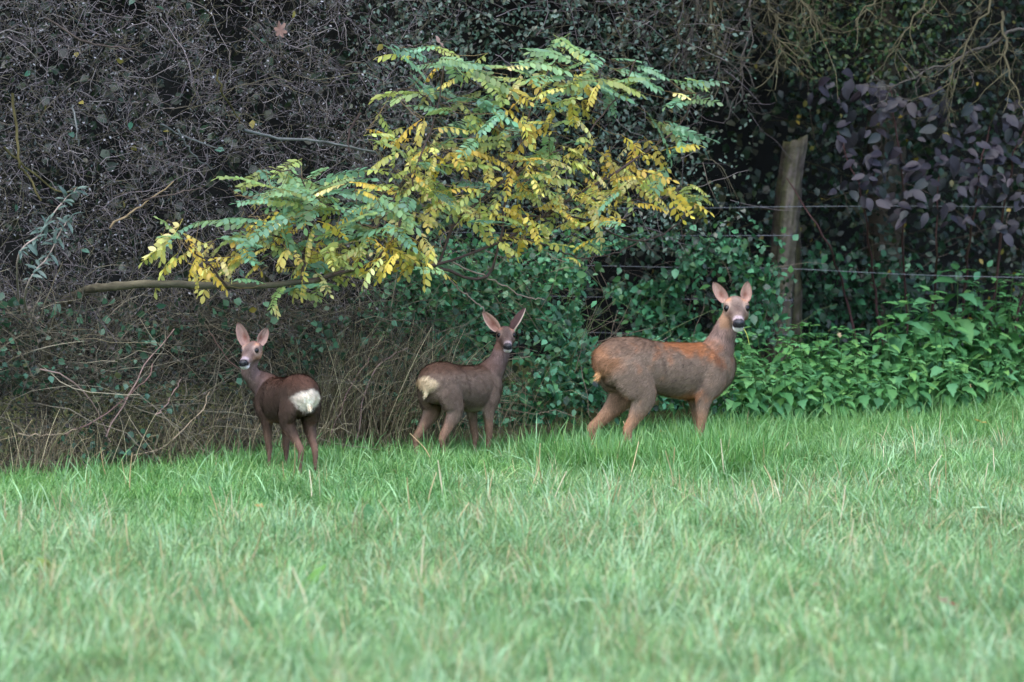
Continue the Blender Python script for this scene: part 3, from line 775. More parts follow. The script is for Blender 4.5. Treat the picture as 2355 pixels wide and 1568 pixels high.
under(tangle, 'leaves', join([leaf_mass(-350, 1080, 700, 1095, 11000, dB, LEAF_SMALL, (.015, .034), [lin(54, 56, 46), lin(48, 64, 46), lin(64, 58, 50), lin(40, 60, 44), lin(74, 64, 54), lin(44, 70, 50)], 43, B_hole, depth=.3, val=.3),
                              leaf_mass(-350, 1080, 680, 900, 420, dB, LEAF_IVY, (.025, .055), [lin(54, 90, 66), lin(44, 76, 52), lin(74, 108, 82)], 44, lambda px, py, r: fade(px, 1080, 940), depth=.12)]), M_LEAF, 3)
for i, pts in enumerate([[(90, 850), (160, 870), (230, 960), (250, 1020)], [(300, 1050), (370, 1030), (450, 960), (480, 900)], [(150, 1000), (230, 960), (330, 880), (350, 840)], [(350, 960), (380, 930), (420, 870)],
                         [(40, 1000), (120, 1000), (180, 985)], [(480, 760), (520, 820), (600, 880), (640, 890)], [(240, 1000), (300, 900), (340, 830), (400, 760)], [(800, 870), (850, 930), (870, 1000)],
                         [(760, 1000), (800, 900), (850, 820)], [(820, 1010), (840, 900), (880, 830), (940, 800)]]):
    w = [P(x, y, float(dB(np.array(x), np.array(y))) - .2) for x, y in pts]
    tube_part(tangle, 'cane', w, .0045, .0028, [lin(150, 124, 116), lin(168, 148, 124), lin(128, 100, 94)][i % 3], M_TWIG, 14, 5, .004, i)

# --- dead grass bent over along the hedge foot
def dead_grass(px0, px1, n, seed, h=(.25, .6)):
    r = np.random.default_rng(seed); px = r.uniform(px0, px1, n); d = hedge_d(px) + r.uniform(-.12, .45, n); K = 6
    b = P(px, 0, d); b[:, 2] = gh(b[:, 0], b[:, 1])
    hh = r.uniform(*h, n); az = r.uniform(0, 6.28, n); lean = r.uniform(.02, .42, n); curl = r.gamma(1.6, .36, n).clip(0, 2.2)
    t = np.linspace(0, 1, K); ang = lean[:, None] + curl[:, None] * t ** 2; ds = hh[:, None] / (K - 1)
    hor = np.cumsum(np.sin(ang) * ds, 1) ; ver = np.cumsum(np.cos(ang) * ds, 1)
    c = b[:, None] + np.stack([np.cos(az)[:, None] * hor, np.sin(az)[:, None] * hor * .6 - .1 * hor, ver - .03], -1)
    pal = np.array([lin(166, 150, 120), lin(138, 122, 100), lin(192, 178, 146), lin(110, 98, 82), lin(126, 126, 88)])
    return tubes(c, r.uniform(.0012, .0026, n)[:, None] * np.linspace(1, .4, K)[None], pal[r.integers(0, 5, n)] * r.normal(1, .38, (n, 1)).clip(.35, 2.0), 3)
under(tangle, 'low_leaves', leaf_mass(-300, 420, 740, 1090, 1500, lambda px, py: dB(px, py) - .1, LEAF_IVY, (.02, .045), [lin(58, 96, 72), lin(74, 112, 90), lin(48, 80, 56), lin(84, 88, 58)], 48, lambda px, py, r: fade(noise2(px / 40, py / 40, 49), -.1, .25) * (py < 1080 - px * .07), depth=.12), M_LEAF, 3)
under(tangle, 'sprigs', leaf_mass(540, 1040, 690, 880, 420, lambda px, py: dB(px, py) - .12, LEAF_IVY, (.025, .05), [lin(64, 104, 74), lin(82, 122, 92), lin(52, 88, 60)], 46, lambda px, py, r: fade(noise2(px / 34, py / 34, 47), .0, .3), depth=.1), M_LEAF, 3)
V, Fc, C = join([dead_grass(-300, 760, 1600, 51, (.15, .4)), dead_grass(700, 1020, 1500, 52, (.28, .70)), dead_grass(1000, 1300, 250, 53, (.2, .5))])
link('dry_grass', new_mesh('dry_grass', V, Fc, 4, C, M_STRAW), label='dead brown grass bent over along the foot of the hedge', cat='dry grass', kind='stuff')

# --- centre: bramble bushes with green leaves
HOLES = [(1380, 725, 45, 75), (1420, 610, 90, 45), (1500, 590, 60, 40), (1150, 850, 40, 30), (1620, 745, 50, 20), (1290, 680, 30, 25), (1450, 820, 30, 20)]
def c_hole(px, py, r):
    k = np.ones(len(px))
    for hx, hy, rx, ry in HOLES: k *= np.where(((px - hx) / rx) ** 2 + ((py - hy) / ry) ** 2 < 1 + r.normal(0, .15, len(px)), .03, 1)
    return k
GR = [lin(68, 124, 84), lin(54, 104, 70), lin(86, 142, 104), lin(46, 90, 60), lin(76, 120, 68)]
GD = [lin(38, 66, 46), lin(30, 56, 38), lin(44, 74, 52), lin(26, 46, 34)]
def dC(px, py): return hedge_d(px) + .15 + bump(px, py, 61, .3, 70) + np.clip((900 - py) / 500, 0, .9) * .75
bush = empty('bramble_bush', tuple(P(1180, 0, 25.4) * np.array([1, 1, 0])), 'green leafy bramble bush behind the middle deer', 'bush')
gapn = lambda px, py: .15 + .85 * fade(noise2(px / 38, py / 38, 23) + .4 * noise2(px / 15, py / 15, 24), -.35, -.08)
cm = lambda px, py, r: gapn(px, py) * c_hole(px, py, r) * fade(px, 800, 1000) * fade(px, 1480, 1340) * (py < 985 - (px - 900) * .04) * fade(py, 500, 600)
under(bush, 'leaves', join([leaf_mass(800, 1480, 500, 985, 9500, dC, LEAF_IVY, (.016, .048), GR, 62, cm, depth=.3, up=.8, val=.38), leaf_mass(800, 1480, 600, 985, 5200, dC, LEAF_MED, (.02, .065), GR + [lin(110, 150, 110)], 63, cm, depth=.12, up=.9, val=.35)]), M_LEAF, 3)
under(bush, 'twigs', twig_mass(820, 1460, 560, 985, 700, dC, (.2, .6), (.0015, .003), [lin(120, 104, 90), lin(96, 110, 70)], 64, cm, .25), M_TWIG, 4)
bush2 = empty('bramble_bush', tuple(P(1560, 0, 26.6) * np.array([1, 1, 0])), 'dark green leafy bush under the fence wires behind the adult deer', 'bush')
def dC2(px, py): return np.where(py > 780, hedge_d(px) + .2, 27.6) + bump(px, py, 66, .3, 70) - np.clip((py - 700) / 300, 0, 1) * .3
cm2 = lambda px, py, r: gapn(px, py) * c_hole(px, py, r) * fade(px, 1290, 1400) * np.where(py < 770, fade(px, 1840, 1730), fade(px, 1880, 1760)) * (py < 940) * fade(py, 490, 600) * np.where(py > 780, fade(px, 1720, 1620), 1)
under(bush2, 'leaves', join([leaf_mass(1290, 1880, 490, 940, 7500, dC2, LEAF_IVY, (.018, .055), GR + GD, 67, cm2, depth=.3, up=.6, val=.38), leaf_mass(1290, 1880, 540, 930, 3600, dC2, LEAF_MED, (.035, .075), GR, 68, cm2, depth=.12, up=.8)]), M_LEAF, 3)
under(bush2, 'twigs', twig_mass(1300, 1860, 500, 930, 300, dC2, (.2, .6), (.0015, .003), [lin(104, 92, 80), lin(86, 96, 62)], 69, cm2, .2), M_TWIG, 4)

# --- top centre: small-leaved evergreen shrub
shrub = empty('small_leaved_shrub', tuple(P(1300, 0, 27.4) * np.array([1, 1, 0])), 'dense small-leaved green shrub above and behind the yellowing tree', 'shrub')
def dT(px, py): return hedge_d(px) * .55 + 26.9 * .45 + .4 + bump(px, py, 71, .4, 90)
tm = lambda px, py, r: fade(px, 720, 980) * fade(px, 1800, 1420) * fade(py, 640, 480)
under(shrub, 'leaves', join([leaf_mass(720, 1800, -500, 640, 19000, dT, LEAF_SMALL, (.02, .042), [lin(74, 98, 84), lin(58, 82, 66), lin(92, 112, 100), lin(50, 72, 54), lin(88, 92, 76)], 72, tm, depth=.4, up=.7)]), M_LEAF, 3)
under(shrub, 'twigs', twig_mass(720, 1780, -450, 600, 1300, dT, (.15, .5), (.0012, .003), TW, 73, tm, .3), M_TWIG, 4)

# --- right: dark shrub under the trees
dark = empty('dark_shrub', tuple(P(2000, 0, 29.8) * np.array([1, 1, 0])), 'dark shaded shrub behind the fence post', 'shrub')
def dD(px, py): return 29.3 + bump(px, py, 81, .45, 80)
dh = lambda px, py, r: fade(px, 1380, 1640) * (1 - .85 * (((px - 1690) / 120) ** 2 + ((py - 300) / 130) ** 2 < 1)) * (1 - .7 * (((px - 2050) / 160) ** 2 + ((py - 620) / 60) ** 2 < 1))
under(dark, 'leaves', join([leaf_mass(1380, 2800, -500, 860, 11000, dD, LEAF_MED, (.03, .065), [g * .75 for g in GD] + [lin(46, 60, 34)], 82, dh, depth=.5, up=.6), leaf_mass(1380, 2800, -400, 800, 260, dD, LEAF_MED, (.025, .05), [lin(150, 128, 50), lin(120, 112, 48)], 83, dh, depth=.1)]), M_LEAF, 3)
def dD2(px, py): return 28.75 + bump(px, py, 87, .25, 60)
under(dark, 'high_leaves', leaf_mass(1780, 2250, -300, 240, 3600, lambda px, py: 28.55 + bump(px, py, 89, .3, 60), LEAF_SMALL, (.025, .05), [lin(46, 74, 42), lin(60, 84, 44), lin(40, 64, 40), lin(76, 88, 46)], 90, lambda px, py, r: fade(px, 1780, 1860) * fade(px, 2250, 2080) * fade(py, 240, 130), depth=.25), M_LEAF, 3)
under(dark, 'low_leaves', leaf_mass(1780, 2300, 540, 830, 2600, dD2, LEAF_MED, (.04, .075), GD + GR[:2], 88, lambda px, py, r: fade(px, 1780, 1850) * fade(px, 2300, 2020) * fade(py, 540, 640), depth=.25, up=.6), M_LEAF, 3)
under(dark, 'twigs', twig_mass(1400, 2750, -400, 840, 500, dD, (.3, .9), (.002, .004), [lin(84, 72, 64), lin(70, 66, 44)], 84, dh, .3), M_TWIG, 4)

# --- wood behind everything: shaded mass of leaves before an added dark bank
def wood_arr():
    r = np.random.default_rng(91); n = 42000
    x = r.uniform(-7, 7, n); zz = r.uniform(.1, 8.5, n)
    base = np.clip(26.4 + x * .9, 25.0, 31.0) + 1.2
    y = base + r.exponential(.7, n) - .3 * np.clip(zz - 2.6, 0, 4)  # unseen upper leaves raised and leant out to shade the meadow edge
    pos = np.stack([x, y, zz], -1); nrm = unit(r.normal(0, .7, (n, 3)) + np.array([0, -.5, .6])); fw = unit(r.normal(0, 1, (n, 3)) + np.array([0, 0, -.4]))
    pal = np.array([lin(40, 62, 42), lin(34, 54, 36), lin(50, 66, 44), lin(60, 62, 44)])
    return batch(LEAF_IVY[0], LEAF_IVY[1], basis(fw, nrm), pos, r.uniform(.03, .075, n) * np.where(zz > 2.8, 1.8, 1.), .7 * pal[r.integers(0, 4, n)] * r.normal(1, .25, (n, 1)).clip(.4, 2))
V, Fc, C = wood_arr()
link('wood', new_mesh('wood', V, Fc, 3, C, M_LEAF), label='dark mass of woodland foliage behind the hedge, its unseen top raised and leant over for shade', cat='woodland', kind='stuff')
def backing(X, Y): return X * 0
xs2 = np.linspace(-40, 40, 81); nrow = 8; V = []; 
for k in range(nrow):
    for x in xs2: V.append((x, float(np.clip(26.4 + x * .9, 20, 31.2)) + 2.7 + k * .35, -.3 + k * 1.35))
nx = len(xs2); Fc = np.array([(k * nx + i, k * nx + i + 1, (k + 1) * nx + i + 1, (k + 1) * nx + i) for k in range(nrow - 1) for i in range(nx - 1)])
link('dark_backing', new_mesh('dark_backing', np.array(V), Fc, 4, np.repeat([lin(30, 30, 28)], len(V), 0), M_EARTH, True), label='added dark sheet as bank behind the hedge', cat='backing', kind='structure')  # opaque dark sheet added to block the sky behind the leaves

# --- overhanging tree with lichen-covered bare branches and an unseen crown added for shade
tree = empty('overhanging_tree', tuple(P(2020, 0, 30.4) * np.array([1, 1, 0])), 'tree, its unseen crown added for shade, whose bare lichen-covered twigs hang into the upper right', 'tree')
TO = np.array(tree.location)
tube_part(tree, 'trunk', [TO + np.array([0, 0, -.2]), TO + np.array([.05, 0, 1.5]), TO + np.array([-.05, -.2, 3.2]), TO + np.array([0, -.5, 5.0])], .15, .08, lin(78, 70, 60), K=24, sides=12)
def shade_crown_arr():
    r = np.random.default_rng(95); n = 16000
    c = TO + np.array([.2, -1.2, 4.3]); q = unit(r.normal(0, 1, (n, 3))) * (r.uniform(.25, 1, n) ** .5)[:, None] * np.array([3.4, 1.9, 1.25])
    pos = c + q; k = pos[:, 2] > 2.75 + .25 * np.sin(pos[:, 0] * 3); pos = pos[k]; n = len(pos)
    nrm = unit(r.normal(0, .6, (n, 3)) + np.array([0, -.2, 1])); fw = unit(r.normal(0, 1, (n, 3)) + np.array([0, 0, -.4]))
    pal = np.array([lin(60, 92, 50), lin(52, 82, 46), lin(90, 100, 44)])
    return batch(LEAF_MED[0], LEAF_MED[1], basis(fw, nrm), pos, r.uniform(.06, .11, n), pal[r.integers(0, 3, n)] * r.normal(1, .2, (n, 1)).clip(.4, 2))
under(tree, 'crown', shade_crown_arr(), M_LEAF, 3)  # unseen leaves added to shade the recess on the right
def bough(root, start, end, n, seed, r0=.012, spread=.5, col=None, d0=27.6, twl=(.12, .42)):
    """a drooping bough with side twigs, as one part"""
    r = np.random.default_rng(seed); K = 16
    a, b = P(*start, d0 + .3), P(*end, d0 - .1); m = (a + b) / 2 + np.array([0, 0, .05]) + r.normal(0, .04, 3)
    main = smooth_path([a, m, b], K); main = main + r.normal(0, .012, main.shape)
    arr = [tubes(main[None], np.linspace(r0, r0 * .35, K)[None], np.array([col]), 6)]
    idx = r.integers(2, K, n); p = main[idx]; dr0 = unit(b - a)
    dr = unit(dr0 + r.normal(0, spread, (n, 3)) * np.array([1, .7, 1]) + np.array([0, 0, -.15])); L = r.uniform(*twl, n) / 5; pl = [p]
    for k in range(5):
        dr = unit(dr + r.normal(0, .25, (n, 3)) + np.array([0, -.02, .03])); p = p + dr * L[:, None]; pl.append(p)
    T = np.stack(pl, 1); arr.append(tubes(T, r.uniform(.0022, .0042, n)[:, None] * np.linspace(1, .5, 6)[None], np.repeat(col[None], n, 0) * r.normal(1, .25, (n, 1)).clip(.5, 1.6), 4))
    n2 = n * 2; j = r.integers(0, n, n2); kk = r.integers(2, 5, n2); p = T[j, kk]; dr = unit(T[j, kk + 0] - T[j, kk - 1] + 0.0001 + r.normal(0, .06, (n2, 3))); pl = [p]; L = r.uniform(.05, .18, n2) / 3
    for k in range(3):
        dr = unit(dr + r.normal(0, .45, (n2, 3))); p = p + dr * L[:, None]; pl.append(p)
    arr.append(tubes(np.stack(pl, 1), np.full((n2, 1), .0017) * np.linspace(1, .6, 4)[None], np.repeat(col[None], n2, 0) * r.normal(1, .3, (n2, 1)).clip(.5, 1.7), 3))
    V, Fc, C = join(arr); V = V - np.array(root.location)
    return link('bough', new_mesh('bough', V, Fc, 4, C, M_TWIG), root)
LC = lin(80, 75, 56); LC2 = lin(76, 71, 66)
for i, (s_, e_, n_) in enumerate([((1640, -120), (1560, 160), 40), ((1700, -100), (1790, 130), 46), ((1760, -60), (1890, 95), 40), ((1660, -60), (1480, 60), 34), ((1560, -80), (1545, 240), 22), ((1500, -60), (1420, 130), 24), ((1720, -40), (1700, 200), 30), ((1600, -60), (1650, 140), 30),
                                  ((2330, -120), (2180, 190), 26), ((2360, 60), (2040, 205), 22), ((2260, -80), (2060, 110), 20), ((2300, 20), (2360, 260), 18), ((1690, 60), (1640, 210), 12), ((2100, -100), (1960, 60), 10)]):
    bough(tree, s_, e_, n_, 200 + i, .011, .55, LC if i % 3 else LC2)

# ------------------------------------------------------------------ robinia: pinnate leaves, green at the tips and yellow below
def frond_mesh(seed, pairs, droop, hang, drop=0.):
    """one compound leaf along +y, about 1 unit long: rachis and paired oval leaflets"""
    r = np.random.default_rng(seed); arr = []
    n = 2 * pairs + 1
    t = np.linspace(.16, 1, pairs + 1)
    cen = lambda q: np.array([.03 * math.sin(q * 3 + seed), q - .12 * droop * q * q, -droop * .5 * q * q])
    pos, fw, nm, sc_, col = [], [], [], [], []
    for k, q in enumerate(t):
        tan = unit(cen(q + .02) - cen(q - .02))
        for sg in ((-1, 1) if k < pairs else (0,)):
            if r.uniform() < drop: continue
            f = unit(tan * .45 + np.array([sg * .9, 0, -hang * r.uniform(.6, 1.3)]) if sg else tan + np.array([0, 0, -hang * .4]))
            pos.append(cen(q)); fw.append(f + r.normal(0, .10, 3)); nm.append(np.array([sg * -.15, 0, 1]) + r.normal(0, .22, 3))
            sc_.append(.205 * r.uniform(.8, 1.15) * (1 - .25 * abs(q - .55))); col.append(np.array([1, 1, 1]) * r.normal(1, .13) * (1 + r.normal(0, .05, 3)))
    arr.append(batch(LEAF_OVAL[0], LEAF_OVAL[1], basis(np.array(fw), np.array(nm)), np.array(pos), np.array(sc_) * 1.0, np.array(col)))
    V, T, C = arr[0]
    pl = np.array([cen(q) for q in np.linspace(0, 1, 6)])
    a, b, c = tubes(pl[None], np.full((1, 6), .008), np.array([[.9, .85, .6]]), 3)
    b3 = np.concatenate([b[:, [0, 1, 2]], b[:, [0, 2, 3]]])
    V, T, C = join([(V, T, C), (a, b3, c)])
    return V, T, C
FROND_G = [frond_mesh(300 + i, 7 + i % 3, .35 + .12 * (i % 3), .12 + .12 * (i % 2)) for i in range(6)]
FROND_Y = [frond_mesh(320 + i, 5 + i % 4, .45 + .2 * (i % 3), .45 + .35 * (i % 3), .12) for i in range(8)]
MG = [new_mesh('robinia_frond', *f[:2], 3, f[2], M_ROBINIA) for f in FROND_G]
MY = [new_mesh('robinia_frond', *f[:2], 3, f[2], M_ROBINIA) for f in FROND_Y]
def dR(px): return float(hedge_d(px)) - .55
rob = empty('robinia_tree', tuple(P(200, 0, dR(200) + .5) * np.array([1, 1, 0])), 'leaning young robinia with feathery green and yellow leaves above the deer', 'tree')
RO = np.array(rob.location)
def rp(pts, off=0.): return [P(x, y, dR(x) + off + (o[0] if o else 0)) for x, y, *o in pts]
bark = lin(104, 96, 74); bark2 = lin(74, 60, 54)
tube_part(rob, 'trunk', [RO + np.array([-.25, .9, -.1]), P(100, 900, dR(150) + 1.5), P(130, 720, dR(150) + 1.2)] + rp([(190, 672, .75), (240, 660, .3), (350, 652), (520, 656), (690, 649), (800, 622)]), .032, .012, lin(84, 78, 62), K=40, sides=10, knots=.002)
BRN = [([(690, 649), (780, 628), (900, 604), (1010, 606), (1180, 540), (1300, 462), (1450, 372), (1550, 300), (1600, 215)], .011, .004),
       ([(1010, 606), (1060, 500), (1200, 498), (1330, 500), (1450, 552), (1540, 530), (1600, 470)], .008, .003),
       ([(1000, 612), (1110, 640), (1148, 560), (1160, 470), (1165, 420), (1200, 330), (1240, 200), (1300, 112)], .009, .003),
       ([(860, 612), (905, 540), (940, 460), (958, 380), (1005, 250), (1022, 120)], .008, .003),
       ([(690, 649), (702, 560), (704, 480), (690, 405), (610, 385)], .008, .003), ([(820, 618), (880, 500), (930, 410)], .006, .003),
       ([(520, 656), (470, 600), (430, 560), (385, 505)], .006, .003), ([(690, 560), (590, 520), (530, 430)], .005, .003),
       ([(1000, 612), (1060, 668), (1113, 712)], .005, .0035), ([(1040, 602), (1150, 652), (1200, 680), (1250, 690)], .005, .003),
       ([(1170, 545), (1250, 560), (1330, 592), (1420, 582), (1482, 548)], .005, .003), ([(1060, 500), (1180, 400), (1330, 320), (1420, 220), (1460, 140)], .006, .003),
       ([(1300, 462), (1420, 460), (1520, 455), (1590, 430)], .005, .003), ([(905, 540), (800, 500), (700, 440)], .005, .003), ([(1005, 250), (950, 205), (900, 212)], .004, .003), ([(1022, 130), (980, 112), (930, 108)], .004, .0025)]
bpts = []
for i, (pts, a, b) in enumerate(BRN):
    w = rp(pts, .06 * math.sin(i * 1.7)); tube_part(rob, 'branch', w, a, b, lin(150, 130, 116) if i in (8, 9) else bark2, M_TWIG, 26, 6, .004, 400 + i)
    bpts.append(smooth_path(w, 40))
BP = np.concatenate(bpts)
BLOBS = [(1000, 125, 80, 20, 7, 0), (930, 112, 30, 10, 2, 0), (960, 212, 60, 22, 5, .05), (1075, 155, 80, 25, 8, .05), (1290, 108, 55, 16, 5, 0), (1230, 160, 90, 28, 9, .2), (1385, 165, 80, 38, 11, .05), (1450, 150, 40, 30, 4, 0),
         (1320, 215, 95, 32, 13, .35), (1180, 220, 100, 42, 14, .35), (1070, 250, 70, 42, 9, .2), (1595, 215, 38, 38, 7, .0), (1545, 305, 42, 34, 8, .65), (1100, 305, 130, 50, 22, .45), (1280, 300, 95, 42, 15, .75), (890, 300, 40, 34, 7, .8),
         (915, 380, 75, 42, 14, .85), (1030, 380, 95, 52, 20, .65), (1180, 385, 110, 54, 26, .55), (1320, 400, 105, 50, 20, .85), (1465, 365, 75, 40, 10, .8), (1480, 440, 95, 42, 18, .88), (1380, 480, 90, 40, 15, .92), (1240, 478, 100, 44, 18, .82),
         (1085, 470, 90, 44, 16, .65), (960, 480, 70, 44, 14, .55), (680, 400, 100, 24, 11, 0), (610, 438, 75, 28, 9, .05), (755, 440, 100, 40, 16, .05), (845, 500, 90, 44, 17, .35), (700, 512, 100, 42, 18, .25), (560, 530, 85, 42, 14, .25),
         (420, 555, 55, 34, 9, .55), (430, 615, 60, 34, 9, .92), (600, 592, 80, 36, 12, .8), (720, 580, 90, 40, 16, .65), (845, 578, 90, 38, 16, .85), (930, 560, 60, 34, 10, .9), (980, 600, 50, 16, 6, .85), (735, 640, 75, 24, 8, .6), (640, 692, 20, 18, 2, .8),
         (690, 660, 24, 16, 2, .95), (1330, 555, 70, 30, 5, .85), (1590, 440, 24, 34, 5, .5), (1130, 560, 60, 30, 5, .85), (590, 640, 20, 8, 1, 0)]
fr = []
rr = np.random.default_rng(77)
for cx, cy, rx, ry, n, yl in BLOBS:
    for _ in range(int(round(n * 1.15))):
        a = rr.uniform(0, 6.28); q = math.sqrt(rr.uniform())
        x, y = cx + 1.12 * rx * q * math.cos(a), cy + 1.15 * ry * q * math.sin(a)
        d = dR(x) + rr.normal(0, .24); p = P(x, y, d); yellow = rr.uniform() < yl * .9 + .12
        out = np.array([rr.normal(0, 1), rr.normal(-.35, .6), 0]); out[0] += .8 * (x - cx) / rx + (.4 if x > 1350 else -.5 if x < 720 else 0)
        out = unit(out)
        if yellow:
            tilt = rr.normal(-.25, .42); L = rr.uniform(.13, .24)
            base_c = [lin(222, 200, 88), lin(228, 210, 112), lin(200, 200, 108), lin(218, 188, 82), lin(182, 194, 108), lin(232, 220, 146)][rr.integers(0, 6)]
        else:
            tilt = rr.normal(.06, .36); L = rr.uniform(.17, .30)
            base_c = [lin(134, 176, 128), lin(126, 170, 130), lin(146, 182, 126), lin(158, 184, 114), lin(122, 168, 132), lin(166, 182, 102)][rr.integers(0, 6)]
        fwd = unit(np.array([out[0] * math.cos(tilt), out[1] * math.cos(tilt), math.sin(tilt)]))
        up = unit(np.array([rr.normal(0, .42), rr.normal(-.30, .36), 1.]))
        fr.append((d, p - fwd * L * .5, fwd, up, L, yellow, np.clip(np.array(base_c) * (.90 if yellow else .80) * rr.normal(1, .17), .02, .9)))
fr.sort(key=lambda f: f[0])
stems = []
rest = []
for i, (d, p, fwd, up, L, yellow, c) in enumerate(fr):
    j = np.argmin(np.linalg.norm(BP - p, axis=1)); q = BP[j]
    if np.linalg.norm(q - p) < .55: stems.append(smooth_path([q, (q + p) / 2 + np.array([0, 0, -.02]), p], 4))
    B = basis(fwd[None], up[None])[0]
    if i < 300:
        o = link('leaf', (MY[i % 8] if yellow else MG[i % 6]), rob)
        M = Matrix(np.vstack([np.hstack([B * L, (p - RO)[:, None]]), [0, 0, 0, 1]]).tolist()); o.matrix_local = M
        o.color = (*[float(v) for v in c], 1)
    else:
        V, T, C = (FROND_Y[i % 8] if yellow else FROND_G[i % 6]); rest.append(((V * L) @ B.T + p - RO, T, C * c[None]))
V, T, C = join(rest); lf = link('foliage', new_mesh('foliage', V, T, 3, np.clip(C, .01, .95), M_ROBINIA), rob, kind='stuff')
stems = np.array(stems) - RO
V, T, C = tubes(stems, np.full((len(stems), 4), .0016), np.repeat([lin(112, 96, 66)], len(stems), 0), 3)
link('leaf_stalks', new_mesh('leaf_stalks', V, T, 4, C, M_TWIG), rob, kind='stuff')

# ------------------------------------------------------------------ purple-leaved dogwood on the right
dog = empty('dogwood_bush', tuple(P(2150, 0, 28.6) * np.array([1, 1, 0])), 'dogwood bush with dusky purple leaves in front of the dark trees on the right', 'bush')
DO = np.array(dog.location)
LM = []
for i in range(8):
    t = leaf_template(.25 + .025 * (i % 3), .06, .12 + .10 * (i % 4), 5, .42)
    c = np.repeat(np.clip(np.array([lin(48, 42, 52), lin(40, 37, 48), lin(52, 46, 55), lin(36, 34, 42), lin(42, 37, 44), lin(32, 40, 42), lin(46, 40, 47), lin(34, 34, 40)][i])[None], .01, .9), len(t[0]), 0)  # purple leaf tones lowered to stand in for shade from above
    LM.append(new_mesh('dogwood_leaf', t[0], t[1], 3, c, M_DOGWOOD))
r = np.random.default_rng(55)
stm = []
for i in range(7):
    e = (1900 + i * 85, 560 - 90 * (i % 3)); w = [DO + np.array([.12 * (i - 3), .1, 0]), DO + np.array([.18 * (i - 3), .02, .7]), P(*e, 28.0), P(e[0] + 30 * (i - 3), e[1] - 150 - 20 * i % 50, 27.9)]
    tube_part(dog, 'branch', w, .010, .004, lin(82, 56, 56), M_TWIG, 18, 6, .006, 500 + i); stm.append(smooth_path(w, 20))
DB = [(2000, 225, 90, 40, 24), (2140, 250, 120, 50, 34), (1990, 330, 70, 40, 14), (2200, 330, 110, 50, 26), (2080, 370, 120, 36, 34), (2220, 400, 110, 40, 34), (1970, 420, 60, 40, 20), (2060, 460, 70, 40, 22), (2270, 430, 70, 36, 18), (1920, 300, 40, 40, 8), (1885, 215, 40, 24, 7), (2170, 480, 90, 36, 12),
      (2310, 525, 40, 24, 9), (2320, 300, 50, 80, 22), (1950, 190, 60, 20, 8), (2380, 430, 50, 60, 14)]
rest = []; cnt = 0
for cx, cy, rx, ry, n in DB:
    for k in range(int(n * 1.1)):
        a = r.uniform(0, 6.28); q = math.sqrt(r.uniform()); x, y = cx + rx * q * math.cos(a), cy + ry * q * math.sin(a)
        d = 27.75 + r.exponential(.14); p = P(x, y, d); fwd = unit(np.array([r.normal(0, .9), r.normal(-.2, .4), -.55 + r.normal(0, .35)])); nm = unit(np.array([r.normal(0, .35), -.75 + r.normal(0, .2), .55]))
        B = basis(fwd[None], nm[None])[0]; L = r.uniform(.045, .115)
        if cnt < 290:
            o = link('leaf', LM[r.integers(0, 8)], dog); o.matrix_local = Matrix(np.vstack([np.hstack([B * L, (p - DO)[:, None]]), [0, 0, 0, 1]]).tolist())
        else: rest.append((LEAF_MED[0] * L @ B.T + p - DO, LEAF_MED[1], np.repeat([lin(42, 38, 46)], len(LEAF_MED[0]), 0)))
        cnt += 1
if rest:
    V, T, C = join(rest); link('foliage', new_mesh('foliage', V, T, 3, C, M_DOGWOOD), dog, kind='stuff')

# ------------------------------------------------------------------ stinging nettles along the foot of the fence
def nettle_leaf(seed, w=.30):
    V, T = leaf_template(w, .05, .34, 7, .30)
    V = V.copy(); r_ = np.random.default_rng(seed)
    for k in range(len(V)):
        if abs(V[k, 0]) > .02: V[k, 0] *= (.86 if (k // 3) % 2 else 1.12) * r_.uniform(.92, 1.08); V[k, 2] += r_.normal(0, .015)
    return V, T
NL = []
for i in range(10):
    V, T = nettle_leaf(600 + i, .26 + .03 * (i % 3))
    c = np.array([lin(84, 136, 78), lin(74, 126, 70), lin(94, 146, 84), lin(66, 114, 66), lin(100, 148, 90), lin(78, 130, 78), lin(106, 152, 82), lin(72, 120, 62), lin(86, 138, 92), lin(60, 106, 58)][i])
    NL.append((V, T, np.repeat(c[None], len(V), 0) * np.where(np.abs(V[:, :1]) < .01, 1.15, 1), new_mesh('nettle_leaf', V, T, 3, np.repeat(c[None], len(V), 0) * np.where(np.abs(V[:, :1]) < .01, 1.15, 1), M_NETTLE)))
